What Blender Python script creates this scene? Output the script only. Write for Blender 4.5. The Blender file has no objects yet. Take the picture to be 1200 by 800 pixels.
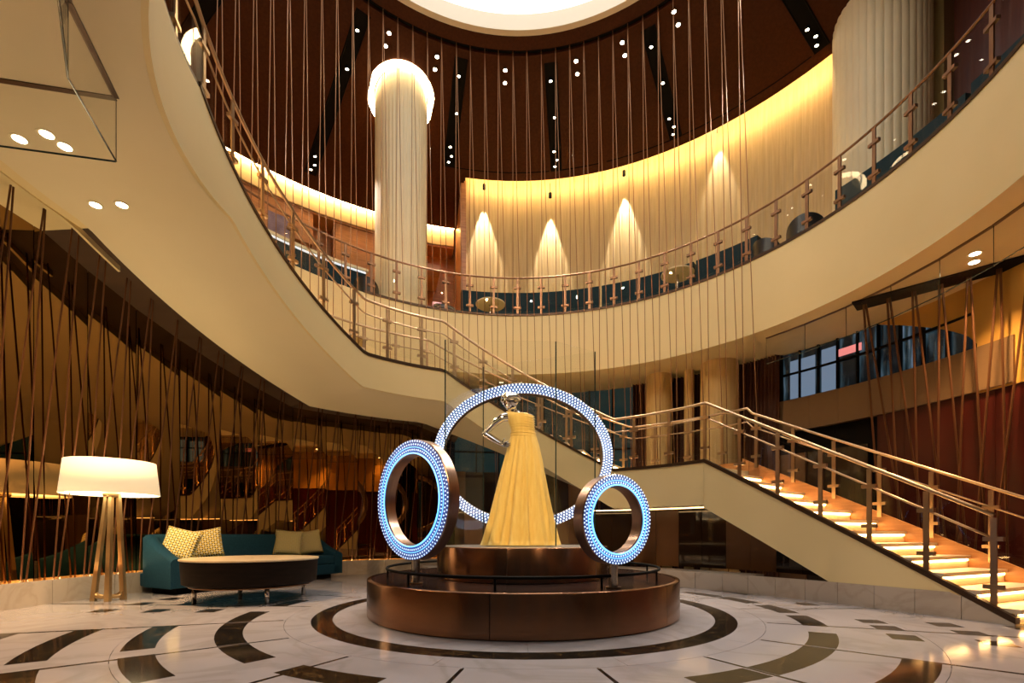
import bpy, bmesh, math, random
from math import sin, cos, pi, radians as rad, hypot, atan2, sqrt
from mathutils import Vector, Matrix
random.seed(7)
SC = bpy.context.scene
COL = SC.collection

# ------------------------------------------------------------------ camera, world, exposure
F, HOR, H = 567.0, 625.0, 0.95            # focal length in px, horizon row, eye height
cam_d = bpy.data.cameras.new('camera')
cam_d.sensor_width = 36.0
cam_d.lens = F / 1200 * 36
cam_d.shift_y = (HOR - 400) / 1200
cam_d.clip_start = 0.05
cam = bpy.data.objects.new('camera', cam_d)
COL.objects.link(cam)
cam.location = (0, 0, H)
cam.rotation_euler = (pi / 2, 0, 0)
SC.camera = cam
w = bpy.data.worlds.new('world'); SC.world = w; w.use_nodes = True
w.node_tree.nodes['Background'].inputs[0].default_value = (1.0, 0.72, 0.45, 1)
w.node_tree.nodes['Background'].inputs[1].default_value = 0.02
SC.view_settings.view_transform = 'Standard'
SC.view_settings.look = 'None'
SC.view_settings.gamma = 1.0
SC.view_settings.exposure = 0.5
SC.view_settings.use_curve_mapping = False
SC.cycles.max_bounces = 10
SC.cycles.transparent_max_bounces = 32
SC.cycles.sample_clamp_indirect = 4.0
SC.cycles.caustics_reflective = False
SC.cycles.caustics_refractive = False

PX, PY = 0.13, 6.12                       # the axis of the rotunda
WARM = (1.0, 0.64, 0.32)
def pol(r, deg, z=0.0):
    return Vector((PX + r * cos(rad(deg)), PY + r * sin(rad(deg)), z))
def at(x, y, Y):                          # a pixel and a depth to a point
    return Vector(((x - 600) / F * Y, Y, H + (HOR - y) / F * Y))

# ------------------------------------------------------------------ materials
MATS = {}
def mat(name, c, rough=0.5, metal=0.0, c2=None, scale=4.0, bump=0.0, bscale=None, emit=None, es=0.0,
        stretch=(1, 1, 1), coat=0.0, aniso=0.0, detail=4.0, ramp=(0.35, 0.65), alpha=None, spec=0.5, sheen=0.0):
    if name in MATS: return MATS[name]
    m = bpy.data.materials.new(name); m.use_nodes = True
    nt = m.node_tree; b = nt.nodes['Principled BSDF']
    b.inputs['Base Color'].default_value = (*c, 1)
    b.inputs['Roughness'].default_value = rough
    b.inputs['Metallic'].default_value = metal
    b.inputs['Coat Weight'].default_value = coat
    b.inputs['Anisotropic'].default_value = aniso
    b.inputs['Specular IOR Level'].default_value = spec
    b.inputs['Sheen Weight'].default_value = sheen
    if c2 or bump:
        tc = nt.nodes.new('ShaderNodeTexCoord'); mp = nt.nodes.new('ShaderNodeMapping')
        mp.inputs['Scale'].default_value = stretch
        nt.links.new(tc.outputs['Object'], mp.inputs[0])
        nz = nt.nodes.new('ShaderNodeTexNoise'); nz.inputs['Scale'].default_value = scale
        nz.inputs['Detail'].default_value = detail
        nt.links.new(mp.outputs[0], nz.inputs['Vector'])
        if c2:
            rp = nt.nodes.new('ShaderNodeValToRGB')
            rp.color_ramp.elements[0].position = ramp[0]; rp.color_ramp.elements[1].position = ramp[1]
            rp.color_ramp.elements[0].color = (*c, 1); rp.color_ramp.elements[1].color = (*c2, 1)
            nt.links.new(nz.outputs['Fac'], rp.inputs[0])
            nt.links.new(rp.outputs[0], b.inputs['Base Color'])
        if bump:
            src = nz
            if bscale:
                src = nt.nodes.new('ShaderNodeTexNoise'); src.inputs['Scale'].default_value = bscale
                nt.links.new(mp.outputs[0], src.inputs['Vector'])
            bp = nt.nodes.new('ShaderNodeBump'); bp.inputs['Strength'].default_value = bump
            bp.inputs['Distance'].default_value = 0.01
            nt.links.new(src.outputs['Fac'], bp.inputs['Height'])
            nt.links.new(bp.outputs[0], b.inputs['Normal'])
    if emit:
        b.inputs['Emission Color'].default_value = (*emit, 1)
        b.inputs['Emission Strength'].default_value = es
    MATS[name] = m
    return m

def glass(name, tint=(0.985, 0.99, 0.985), refl=0.022):
    m = bpy.data.materials.new(name); m.use_nodes = True
    nt = m.node_tree; nt.nodes.clear()
    o = nt.nodes.new('ShaderNodeOutputMaterial'); mx = nt.nodes.new('ShaderNodeMixShader')
    t = nt.nodes.new('ShaderNodeBsdfTransparent'); t.inputs[0].default_value = (*tint, 1)
    g = nt.nodes.new('ShaderNodeBsdfGlossy'); g.inputs['Roughness'].default_value = 0.0
    fr = nt.nodes.new('ShaderNodeLayerWeight')
    pw = nt.nodes.new('ShaderNodeMath'); pw.operation = 'POWER'; pw.inputs[1].default_value = 5.0
    mu = nt.nodes.new('ShaderNodeMath'); mu.operation = 'MULTIPLY_ADD'
    mu.inputs[1].default_value = 0.6; mu.inputs[2].default_value = refl
    nt.links.new(fr.outputs['Facing'], pw.inputs[0]); nt.links.new(pw.outputs[0], mu.inputs[0]); nt.links.new(mu.outputs[0], mx.inputs[0])
    nt.links.new(t.outputs[0], mx.inputs[1]); nt.links.new(g.outputs[0], mx.inputs[2])
    nt.links.new(mx.outputs[0], o.inputs[0])
    MATS[name] = m
    return m

def marble(name, base, vein, rough, scale=1.3, width=0.06, warp=1.5, dark=None):
    m = bpy.data.materials.new(name); m.use_nodes = True
    nt = m.node_tree; b = nt.nodes['Principled BSDF']; N = nt.nodes.new; Lk = nt.links.new
    tc = N('ShaderNodeTexCoord')
    geo = N('ShaderNodeNewGeometry')
    n1 = N('ShaderNodeTexNoise'); n1.inputs['Scale'].default_value = scale; n1.inputs['Detail'].default_value = 8
    n1.inputs['Distortion'].default_value = warp
    Lk(geo.outputs['Position'], n1.inputs['Vector'])
    s = N('ShaderNodeMath'); s.operation = 'SUBTRACT'; s.inputs[1].default_value = 0.5; Lk(n1.outputs['Fac'], s.inputs[0])
    a = N('ShaderNodeMath'); a.operation = 'ABSOLUTE'; Lk(s.outputs[0], a.inputs[0])
    rp = N('ShaderNodeValToRGB'); rp.color_ramp.elements[0].position = 0.0; rp.color_ramp.elements[1].position = width
    rp.color_ramp.elements[0].color = (*vein, 1); rp.color_ramp.elements[1].color = (*base, 1)
    Lk(a.outputs[0], rp.inputs[0])
    n2 = N('ShaderNodeTexNoise'); n2.inputs['Scale'].default_value = 0.9; n2.inputs['Detail'].default_value = 5
    Lk(geo.outputs['Position'], n2.inputs['Vector'])
    mx = N('ShaderNodeMixRGB'); mx.blend_type = 'MULTIPLY'; mx.inputs[0].default_value = 0.35
    r2 = N('ShaderNodeValToRGB'); r2.color_ramp.elements[0].position = .3; r2.color_ramp.elements[1].position = .7
    r2.color_ramp.elements[0].color = (*(dark or (0.72, 0.68, 0.64)), 1); r2.color_ramp.elements[1].color = (1, 1, 1, 1)
    Lk(n2.outputs['Fac'], r2.inputs[0]); Lk(rp.outputs[0], mx.inputs[1]); Lk(r2.outputs[0], mx.inputs[2])
    Lk(mx.outputs[0], b.inputs['Base Color'])
    b.inputs['Roughness'].default_value = rough
    MATS[name] = m
    return m

CREAM_MARBLE = marble('cream_marble', (0.375, 0.345, 0.36), (0.325, 0.295, 0.30), 0.12, scale=.9, width=.06)
PLINTH_MARBLE = marble('plinth_marble', (0.50, 0.42, 0.34), (0.45, 0.37, 0.29), 0.22, scale=1.3, width=.05)
BLACK_MARBLE = marble('black_marble', (0.012, 0.010, 0.008), (0.16, 0.09, 0.035), 0.10, scale=2.2, width=.012, warp=2.5, dark=(.6, .6, .6))
PLASTER = mat('cream_plaster', (0.76, 0.60, 0.30), 0.62, c2=(0.78, 0.62, 0.32), scale=1.2, bump=.03, bscale=60)
SOFFIT = mat('pale_soffit_plaster', (0.76, 0.64, 0.40), 0.65, c2=(0.78, 0.66, 0.42), scale=.8, bump=.02, bscale=50)
WOODCEIL = mat('dark_red_wood_ceiling', (0.050, 0.012, 0.003), 0.5, c2=(0.066, 0.017, 0.005), spec=.12, scale=3, stretch=(6, 6, .5), bump=.02)
WOODORANGE = mat('orange_wood_veneer', (0.42, 0.17, 0.05), 0.38, c2=(0.56, 0.25, 0.08), scale=3, stretch=(1, 1, 9), bump=.02)
FLUTE = mat('fluted_straw_panel', (0.56, 0.38, 0.15), 0.55, c2=(0.64, 0.45, 0.20), scale=8, stretch=(3, 3, .15))
COLUMN = mat('cream_fluted_column', (0.84, 0.68, 0.40), 0.55, c2=(0.80, 0.64, 0.37), scale=2)
BLACK = mat('matt_black', (0.006, 0.005, 0.004), 0.7, spec=.08)
DARKTRIM = mat('dark_bronze_trim', (0.06, 0.032, 0.016), 0.35, 0.6)
BRONZE = mat('brown_bronze_metal', (0.32, 0.17, 0.09), 0.30, 0.95, c2=(0.38, 0.21, 0.11), scale=6)
RAILMETAL = mat('warm_steel_rail', (0.42, 0.28, 0.16), 0.28, 0.95, c2=(0.46, 0.32, 0.19), scale=5)
COPPERWIRE = mat('copper_cable', (0.26, 0.115, 0.042), 0.42, 0.6)
ROD = mat('bronze_rod', (0.13, 0.05, 0.018), 0.4, 0.6)
MIRROR = mat('bronze_mirror', (0.30, 0.175, 0.065), 0.012, 1.0)
MIRRORDARK = mat('smoked_dark_glass', (0.035, 0.02, 0.012), 0.05, 0.0, coat=.5)
GLASS = glass('clear_glass')
GLASSEDGE = mat('dark_glass_edge', (0.01, 0.03, 0.03), 0.15)
CHROME = mat('polished_chrome', (0.85, 0.84, 0.82), 0.06, 1.0)
STEEL = mat('satin_steel', (0.6, 0.57, 0.52), 0.25, 1.0)
TEAL = mat('teal_upholstery', (0.006, 0.036, 0.060), 0.85, c2=(0.010, 0.052, 0.080), scale=60, bump=.25, spec=.2)
TEALV = mat('dark_teal_leather', (0.004, 0.020, 0.026), 0.6, c2=(0.006, 0.026, 0.033), scale=20, spec=.15)
LEDWARM = mat('warm_led', (1, .8, .5), .5, emit=(1.0, 0.60, 0.22), es=15.0)
LAMPWARM = mat('warm_lamp_lens', (1, .9, .7), .5, emit=(1.0, 0.84, 0.60), es=22.0)
LEDBLUE = mat('blue_led_line', (.6, .8, 1), .4, emit=(0.10, 0.42, 1.0), es=1.7)
LEDSMALL = mat('cool_led_crystal', (.9, .95, 1), .3, emit=(0.60, 0.80, 1.0), es=1.0)
LEDWHITE = mat('white_led_crystal', (.9, .95, 1), .3, emit=(0.66, 0.82, 1.0), es=1.7)
LEDFACE = mat('blue_lit_ring_face', (.10, .14, .30), .35, emit=(0.03, 0.07, 0.35), es=0.35)

# ------------------------------------------------------------------ builders
WORLD_BUILT = set()                       # empties whose parts are written in world coordinates
def link(o, parent=None):
    COL.objects.link(o)
    if parent is not None:
        o.parent = parent
        if parent.name in WORLD_BUILT: o.matrix_parent_inverse = parent.matrix_basis.inverted()
    return o
def mesh_obj(name, verts, faces, m, parent=None, smooth=False):
    me = bpy.data.meshes.new(name)
    me.from_pydata([tuple(v) for v in verts], [], faces)
    if smooth: me.polygons.foreach_set('use_smooth', [True] * len(me.polygons))
    me.update(); me.materials.append(m)
    return link(bpy.data.objects.new(name, me), parent)
def bm_obj(name, bm, m, parent=None, smooth=False):
    me = bpy.data.meshes.new(name); bm.to_mesh(me); bm.free()
    if smooth: me.polygons.foreach_set('use_smooth', [True] * len(me.polygons))
    me.materials.append(m)
    return link(bpy.data.objects.new(name, me), parent)
def copy_obj(o, parent=None):
    c = o.copy(); COL.objects.link(c); c.parent = parent
    return c
def tag(o, label=None, cat=None, group=None, kind=None):
    if label: o['label'] = label
    if cat: o['category'] = cat
    if group: o['group'] = group
    if kind: o['kind'] = kind
    return o
def empty(name, loc=(0, 0, 0), rz=0.0, world=False):
    o = bpy.data.objects.new(name, None); COL.objects.link(o)
    o.location = loc; o.rotation_euler = (0, 0, rz); o.empty_display_size = .1
    if world: WORLD_BUILT.add(o.name)
    return o

class MB:
    """collects shapes of ONE part"""
    def __init__(s): s.v = []; s.f = []
    def add(s, v, f):
        b = len(s.v); s.v += [tuple(p) for p in v]; s.f += [tuple(i + b for i in q) for q in f]; return s
    def box(s, c, size, rz=0.0):
        x, y, z = [d / 2 for d in size]; cs, sn = cos(rz), sin(rz)
        v = [(c[0] + a * x * cs - b * y * sn, c[1] + a * x * sn + b * y * cs, c[2] + d * z)
             for a in (-1, 1) for b in (-1, 1) for d in (-1, 1)]
        return s.add(v, [(0, 1, 3, 2), (4, 6, 7, 5), (0, 4, 5, 1), (2, 3, 7, 6), (0, 2, 6, 4), (1, 5, 7, 3)])
    def tube(s, pts, r, n=8, closed=False, caps=True):
        pts = [Vector(p) for p in pts]; m = len(pts); rings = []
        up = Vector((0, 0, 1))
        for i, p in enumerate(pts):
            a = pts[i - 1] if (i > 0 or closed) else p
            b = pts[(i + 1) % m] if (i < m - 1 or closed) else p
            d = (b - a).normalized()
            ref = up if abs(d.z) < .95 else Vector((1, 0, 0))
            u = d.cross(ref).normalized(); w_ = u.cross(d).normalized()
            rr = r[i] if isinstance(r, (list, tuple)) else r
            rings.append([p + u * cos(2 * pi * k / n) * rr + w_ * sin(2 * pi * k / n) * rr for k in range(n)])
        v = [q for R in rings for q in R]; f = []
        for i in range(m if closed else m - 1):
            j = (i + 1) % m
            for k in range(n):
                f.append((i * n + k, i * n + (k + 1) % n, j * n + (k + 1) % n, j * n + k))
        if caps and not closed:
            f.append(tuple(range(n - 1, -1, -1))); f.append(tuple((m - 1) * n + k for k in range(n)))
        return s.add(v, f)
    def lathe(s, prof, c=(0, 0, 0), n=48, a0=0.0, a1=2 * pi):
        """prof: (r, z) list, revolved about the vertical through c"""
        full = abs(a1 - a0 - 2 * pi) < 1e-6
        m = n if full else n + 1; v = []
        for k in range(m):
            a = a0 + (a1 - a0) * k / n
            v += [(c[0] + r * cos(a), c[1] + r * sin(a), c[2] + z) for r, z in prof]
        q = len(prof); f = []
        for k in range(n):
            j = (k + 1) % m
            for i in range(q - 1):
                f.append((k * q + i, j * q + i, j * q + i + 1, k * q + i + 1))
        return s.add(v, f)
    def sector(s, r0, r1, a0, a1, z0, z1, step=3.0):
        """solid annular sector about the rotunda axis, degrees; r and z may be functions of the angle"""
        n = max(1, int(math.ceil(abs(a1 - a0) / step))); v = []
        g = lambda q, a: q(a) if callable(q) else q
        for k in range(n + 1):
            a = a0 + (a1 - a0) * k / n
            v += [pol(g(r0, a), a, g(z0, a)), pol(g(r1, a), a, g(z0, a)), pol(g(r1, a), a, g(z1, a)), pol(g(r0, a), a, g(z1, a))]
        f = [(0, 1, 2, 3), (4 * n + 3, 4 * n + 2, 4 * n + 1, 4 * n)]
        for k in range(n):
            b = 4 * k
            for i in range(4):
                j = (i + 1) % 4
                f.append((b + i, b + 4 + i, b + 4 + j, b + j))
        return s.add(v, f)
    def slab(s, quad, th):
        """thin plate from four corner points, thickened along its normal"""
        q = [Vector(p) for p in quad]; nrm = (q[1] - q[0]).cross(q[3] - q[0]).normalized() * th / 2
        return s.add([p - nrm for p in q] + [p + nrm for p in q],
                     [(3, 2, 1, 0), (4, 5, 6, 7), (0, 1, 5, 4), (1, 2, 6, 5), (2, 3, 7, 6), (3, 0, 4, 7)])
    def loft(s, rings, cap=True):
        n = len(rings[0]); b = []
        for r in rings: b += list(r)
        f = []
        for i in range(len(rings) - 1):
            for k in range(n):
                f.append((i * n + k, i * n + (k + 1) % n, (i + 1) * n + (k + 1) % n, (i + 1) * n + k))
        if cap: f += [tuple(range(n - 1, -1, -1)), tuple((len(rings) - 1) * n + k for k in range(n))]
        return s.add(b, f)
    def build(s, name, m, parent=None, smooth=False):
        return mesh_obj(name, s.v, s.f, m, parent, smooth)

def smooth_by_angle(o, deg=35):
    me = o.data
    me.polygons.foreach_set('use_smooth', [True] * len(me.polygons))
    bm = bmesh.new(); bm.from_mesh(me)
    for e in bm.edges:
        if len(e.link_faces) == 2 and e.calc_face_angle(0) > rad(deg): e.smooth = False
    bm.to_mesh(me); bm.free()
    return o
def spot_light(name, loc, target, power, color=WARM, size=60, blend=.6, radius=.04, parent=None):
    d = bpy.data.lights.new(name, 'SPOT'); d.energy = power; d.color = color
    d.spot_size = rad(size); d.spot_blend = blend; d.shadow_soft_size = radius
    o = bpy.data.objects.new(name, d); COL.objects.link(o)
    o.location = loc
    o.rotation_euler = (Vector(target) - Vector(loc)).to_track_quat('-Z', 'Y').to_euler()
    if parent: o.parent = parent; o.matrix_parent_inverse = parent.matrix_basis.inverted()
    return o
def point_light(name, loc, power, color=WARM, radius=.08, parent=None):
    d = bpy.data.lights.new(name, 'POINT'); d.energy = power; d.color = color; d.shadow_soft_size = radius
    o = bpy.data.objects.new(name, d); COL.objects.link(o); o.location = loc
    if parent: o.parent = parent; o.matrix_parent_inverse = parent.matrix_basis.inverted()
    return o

# ================================================================== STRUCTURE
ZM = 6.10                 # mezzanine floor
RM = 5.35                 # mezzanine opening
RS = 3.80                 # inner edge of the stair
RSO = 5.15                # outer edge of the stair
ZSOF = 4.72               # underside of the mezzanine, right side
ZSL = 5.05                # underside, left side
APEX, SLOPE = 13.58, 0.32 # the shallow conical ceiling
def zc(r): return APEX - SLOPE * r

# ---- floor
floor = tag(MB().box((0, 6, -.06), (40, 30, .08)).build('floor', CREAM_MARBLE), kind='structure')
floor['label'] = 'polished cream marble floor with black marble ring pattern around pedestal'
RADIAL = [-183.8 + 360, -162.7, -141.5, -120.4, -100, -80, -60.4, -40.6, -20.5, 0, 20, 40, 60, 78, 97, 116, 136, 156]
rads = sorted(a % 360 for a in RADIAL)
def slabpiece(r0, r1, a0, a1, m, name, top=0.0, gap=.004, step=3.0):
    g0, g1 = math.degrees(gap / 2 / max(r0, .3)), math.degrees(gap / 2 / r1)
    return MB().sector(r0 + gap / 2, r1 - gap / 2, a0 + g1, a1 - g1, -.02, top, step).build(name, m, floor)
for i in range(12):
    slabpiece(.4, 2.25, i * 30, i * 30 + 30, CREAM_MARBLE, 'marble_slab')
    slabpiece(2.25, 2.47, i * 30 + 8, i * 30 + 38, BLACK_MARBLE, 'marble_inlay')
    slabpiece(2.47, 2.73, i * 30 + 15, i * 30 + 45, CREAM_MARBLE, 'marble_slab')
for i, a in enumerate(rads):
    b = rads[(i + 1) % len(rads)] + (360 if i == len(rads) - 1 else 0)
    for r0, r1 in ((2.73, 4.02), (4.02, 5.34), (5.34, 7.2)):
        slabpiece(r0, r1, a + .1, b - .1, CREAM_MARBLE, 'marble_slab')
    w0 = math.degrees(.02 / 4.0)
    MB().sector(2.76, 6.6, a - w0, a + w0, -.02, .0006).build('marble_line', BLACK_MARBLE, floor)
SEG = {(3.09, 3.32): [(-176, -163.2), (-162.2, -142), (-141, -129), (-122, -108), (-71, -61), (-60, -41), (-40, -27.5),
                      (-21, -9), (-6, 5.6), (8.6, 19.8), (21.2, 33), (166, 176)],
       (3.74, 3.97): [(-162.4, -145.8), (-142, -129.5), (-179.6, -175.7), (-60, -41), (-15, -11.6), (-20.6, -17), (-28, -24),
                      (4, 8), (21.5, 32), (-118, -104)],
       (4.39, 4.62): [(-162.5, -145.3), (-141.5, -129), (-179.6, -176.3), (173, 176.4), (-15.4, -12.3), (-21, -18), (-27, -24), (3.9, 7.4), (166, 169)],
       (5.05, 5.28): [(-163, -149), (-179.6, -176.8), (173.7, 176.7), (168.5, 171.2), (-15.4, -13), (-21, -18.8)]}
for (r0, r1), l in SEG.items():
    for a0, a1 in l:
        MB().sector(r0, r1, a0, a1, -.02, .001).build('marble_inlay', BLACK_MARBLE, floor)

# ---- mezzanine slab
mz = tag(MB().sector(RM, 14, -75, 128, ZSOF, ZM).build('mezzanine_floor', PLASTER), kind='structure')
mz['label'] = 'cream curved mezzanine slab around the rotunda'
smooth_by_angle(mz)
ml = MB().sector(lambda a: RS if 190 <= a <= 226 else RM + .0, 14, 128, 188, ZSL + .06, ZM)
ml = ml.build('mezzanine_floor', PLASTER); tag(ml, kind='structure'); ml['label'] = 'mezzanine slab above the stair on the mirrored side'
mu_ = MB().sector(5.79, 14, 188, 226, ZSL + .20, ZM).build('mezzanine_floor', PLASTER); tag(mu_, kind='structure'); mu_['label'] = 'mezzanine slab beyond the mirror wall at upper left'
mn = MB().sector(RS - .02, 5.8, 188, 226, ZSL, ZM).build('mezzanine_floor', PLASTER); tag(mn, kind='structure')
mn['label'] = 'cream mezzanine landing slab overhead at upper left'; smooth_by_angle(mn)
sp_ = MB().sector(RS + .03, 5.8, 188, 226, ZSL - .004, ZSL).build('soffit_plate', SOFFIT, mn)
mb_ = MB().sector(RM, 14, 226, 285, ZSOF, ZM).build('mezzanine_floor', PLASTER); tag(mb_, kind='structure')
mb_['label'] = 'mezzanine slab above the entrance side'; smooth_by_angle(mb_)
for a0, a1, r in ((-75, 128, RM), (188, 226, RS), (226, 285, RM)):
    t = MB().sector(r - .015, r + .10, a0, a1, ZM, ZM + .05).build('trim_1', DARKTRIM); tag(t, kind='structure')

# ---- conical wood ceiling
def cone(r0, r1, a0, a1, m, name, parent=None, dz=0.0, th=.12, step=3.0):
    n = max(1, int(math.ceil(abs(a1 - a0) / step))); v = []; f = []
    for k in range(n + 1):
        a = a0 + (a1 - a0) * k / n
        v += [pol(r0, a, zc(r0) + dz), pol(r1, a, zc(r1) + dz), pol(r1, a, zc(r1) + dz + th), pol(r0, a, zc(r0) + dz + th)]
    f = [(0, 1, 2, 3), (4 * n + 3, 4 * n + 2, 4 * n + 1, 4 * n)]
    for k in range(n):
        for i in range(4):
            j = (i + 1) % 4; f.append((4 * k + i, 4 * k + 4 + i, 4 * k + 4 + j, 4 * k + j))
    return smooth_by_angle(mesh_obj(name, v, f, m, parent))
ceiling = cone(5.05, 7.8, -80, 101, WOODCEIL, 'ceiling'); tag(ceiling, kind='structure')
ceiling['label'] = 'dark red wood conical ceiling around the oculus'
cone(5.05, 9.38, 101, 280, WOODCEIL, 'ceiling_section', ceiling)
cone(4.70, 4.95, 0, 360, WOODCEIL, 'inner_ring', ceiling)
cone(4.95, 5.05, 0, 360, BLACK, 'cable_slot', ceiling, dz=.06, th=.1)
cone(4.60, 4.70, 0, 360, mat('cream_oculus_rim', (0.8, 0.66, 0.46), .5), 'oculus_rim', ceiling, dz=-.01, th=.5)
for a0, a1 in ((58, 71), (72.5, 80.5), (83, 103.5), (34, 56)):
    cone(7.56, 7.585, a0, a1, BLACK, 'shadow_groove', ceiling, dz=-.004, th=.02)
OCULUS = mat('luminous_oculus', (.1, .1, .1), .6, emit=(0.95, 0.97, 1.0), es=1.6)
oc = MB().lathe([(0.01, 0), (4.66, 0), (4.66, .05), (0.01, .05)], (PX, PY, zc(4.66) + .36), 72).build('skylight', OCULUS)
tag(oc, 'large round luminous white oculus in the middle of the ceiling', 'skylight')

# ---- dark shell around everything
shell = MB().lathe([(14.0, 0), (14.0, 14), (0.02, 14)], (PX, PY, 0), 48).build('wall_outer', mat('dark_brown_wall', (.03, .012, .006), .6)); tag(shell, kind='structure')

# ---- mezzanine walls
def fluted(r, a0, a1, z0, z1, m, name, pitch=.16, amp=.012, parent=None, sub=6):
    n = int(rad(a1 - a0) * r / pitch * sub); v = []; f = []
    for k in range(n + 1):
        a = a0 + (a1 - a0) * k / n
        rr = r - amp * abs(sin(pi * k / sub))
        v += [pol(rr, a, z0), pol(rr, a, z1)]
    for k in range(n): f.append((2 * k, 2 * k + 1, 2 * k + 3, 2 * k + 2))
    return mesh_obj(name, v, f, m, parent)
wb = fluted(8.2, 24, 100.5, ZM, 11.6, FLUTE, 'wall_back'); tag(wb, kind='structure')
wb['label'] = 'straw coloured fluted wall washed by a cove light'
e = MB().sector(7.95, 10.6, 100.5, 101.6, ZM, 11.1).build('wall_end', WOODORANGE); tag(e, kind='structure')
wr_ = MB().sector(8.6, 8.7, -75, 24, ZM, 11.6).build('wall_right', mat('dark_red_wood_wall', (.10, .022, .008), .35, c2=(.13, .03, .011), scale=3, stretch=(5, 5, .4))); tag(wr_, kind='structure')
wr_['label'] = 'dark red wood wall beyond the thick column'
for k_, (a_, b_) in enumerate(((19.6, 21.4), (21.55, 23.2))):
    MB().sector(8.3, 8.6, a_, b_, ZM, 11.5).build('brass_pilaster', mat('aged_brass_panel', (.38, .25, .08), .35, .7), wr_)
wl = MB().sector(10.3, 10.5, 101.6, 215, ZM, 10.8, 4).build('wall_left', WOODORANGE); tag(wl, kind='structure')
wl['label'] = 'orange wood panelled wall of the upper bar'
for a in range(104, 200, 8):                             # recessed joints between the veneer panels
    MB().sector(10.27, 10.305, a, a + 7.7, ZM + .1, 10.3, 4).build('wood_panel', WOODORANGE, wl)
# cove ledges: a lit slot behind the ceiling edge
COVE = mat('cove_led', (1, .8, .5), .5, emit=(1.0, 0.68, 0.30), es=38.0)
cv = MB().sector(7.86, 7.92, 24, 100.3, 11.22, 11.27).build('cove_light', COVE); tag(cv, 'warm cove light strip hidden above the fluted wall', 'light strip')
cv2 = MB().sector(9.48, 9.56, 102, 214, 10.66, 10.72).build('cove_light', mat('cove_led_soft', (1, .8, .5), .5, emit=(1., .62, .26), es=30)); tag(cv2, 'warm cove light strip above the wood panelled upper bar wall', 'light strip')
lip = MB().sector(9.66, 10.3, 102, 214, 10.10, 10.14).build('trim_2', WOODORANGE); tag(lip, kind='structure')
lip2 = MB().sector(9.62, 9.66, 102, 214, 10.16, 10.85).build('trim_2', PLASTER); tag(lip2, kind='structure')
# wood bulkheads of the upper bar
bk = MB().sector(9.68, 10.25, 116, 123.3, 8.4, 10.08).build('wood_bulkhead', WOODORANGE)
tag(bk, 'orange wood bulkhead box glowing behind the slim column', 'bulkhead')
bk2 = MB().sector(9.66, 10.25, 127, 170, 9.2, 10.08).build('wood_bulkhead', WOODORANGE)
tag(bk2, 'long orange wood bulkhead over the upper bar, left of the column', 'bulkhead')
bk3 = MB().sector(9.0, 10.25, 105, 116, 8.95, 9.15).build('wood_shelf', WOODORANGE)
tag(bk3, 'orange wood canopy between slim column and fluted wall', 'canopy')

# ---- columns
def fluted_column(name, c, r, z0, z1, label, flutes=28, m=None):
    o = empty(name, (c[0], c[1], z0)); tag(o, label, 'column')
    n = flutes * 6; ring = []
    for k in range(n):
        a = 2 * pi * k / n; rr = r * (1 - .016 * (1 - abs(sin(pi * k / 6)) ** .7))
        ring.append((rr * cos(a), rr * sin(a)))
    MB().loft([[(x, y, .12) for x, y in ring], [(x, y, z1 - z0) for x, y in ring]]).build('shaft', m or COLUMN, o)
    MB().lathe([(.02, 0), (r * 1.06, 0), (r * 1.06, .12), (.02, .12)], (0, 0, 0), 48).build('base', COLUMN, o)
    return o
CL = Vector((-2.70, 11.80))
col = fluted_column('fluted_column', CL, .62, ZM, 11.75, 'slim cream fluted column rising through a glowing ring in the ceiling', 44)
hz = zc(hypot(CL.x - PX, CL.y - PY))
# the lit ring around its head lies in the slope of the ceiling
ur = Vector((CL.x - PX, CL.y - PY, 0)).normalized(); ut = Vector((-ur.y, ur.x, 0)); us = (ur - Vector((0, 0, SLOPE))).normalized()
v = []; f = []
for k in range(64):
    a = 2 * pi * k / 64
    for r_, d_ in ((.64, -.015), (.80, -.015)):
        p = Vector((CL.x, CL.y, hz)) + (us * cos(a) + ut * sin(a)) * r_ + Vector((0, 0, d_)); v.append(p)
for k in range(64):
    j = (k + 1) % 64; f.append((2 * k, 2 * k + 1, 2 * j + 1, 2 * j))
halo = mesh_obj('halo_light', v, f, mat('halo_led', (1, .9, .7), .5, emit=(1.0, 0.74, 0.40), es=17.0))
tag(halo, 'glowing ring light around the head of the slim fluted column', 'ring light')
fluted_column('fluted_column', at(1032, 300, 9.6)[:2], .80, ZM, 12.2, 'thick cream fluted column cut by the top edge, upper right', 38)

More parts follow.
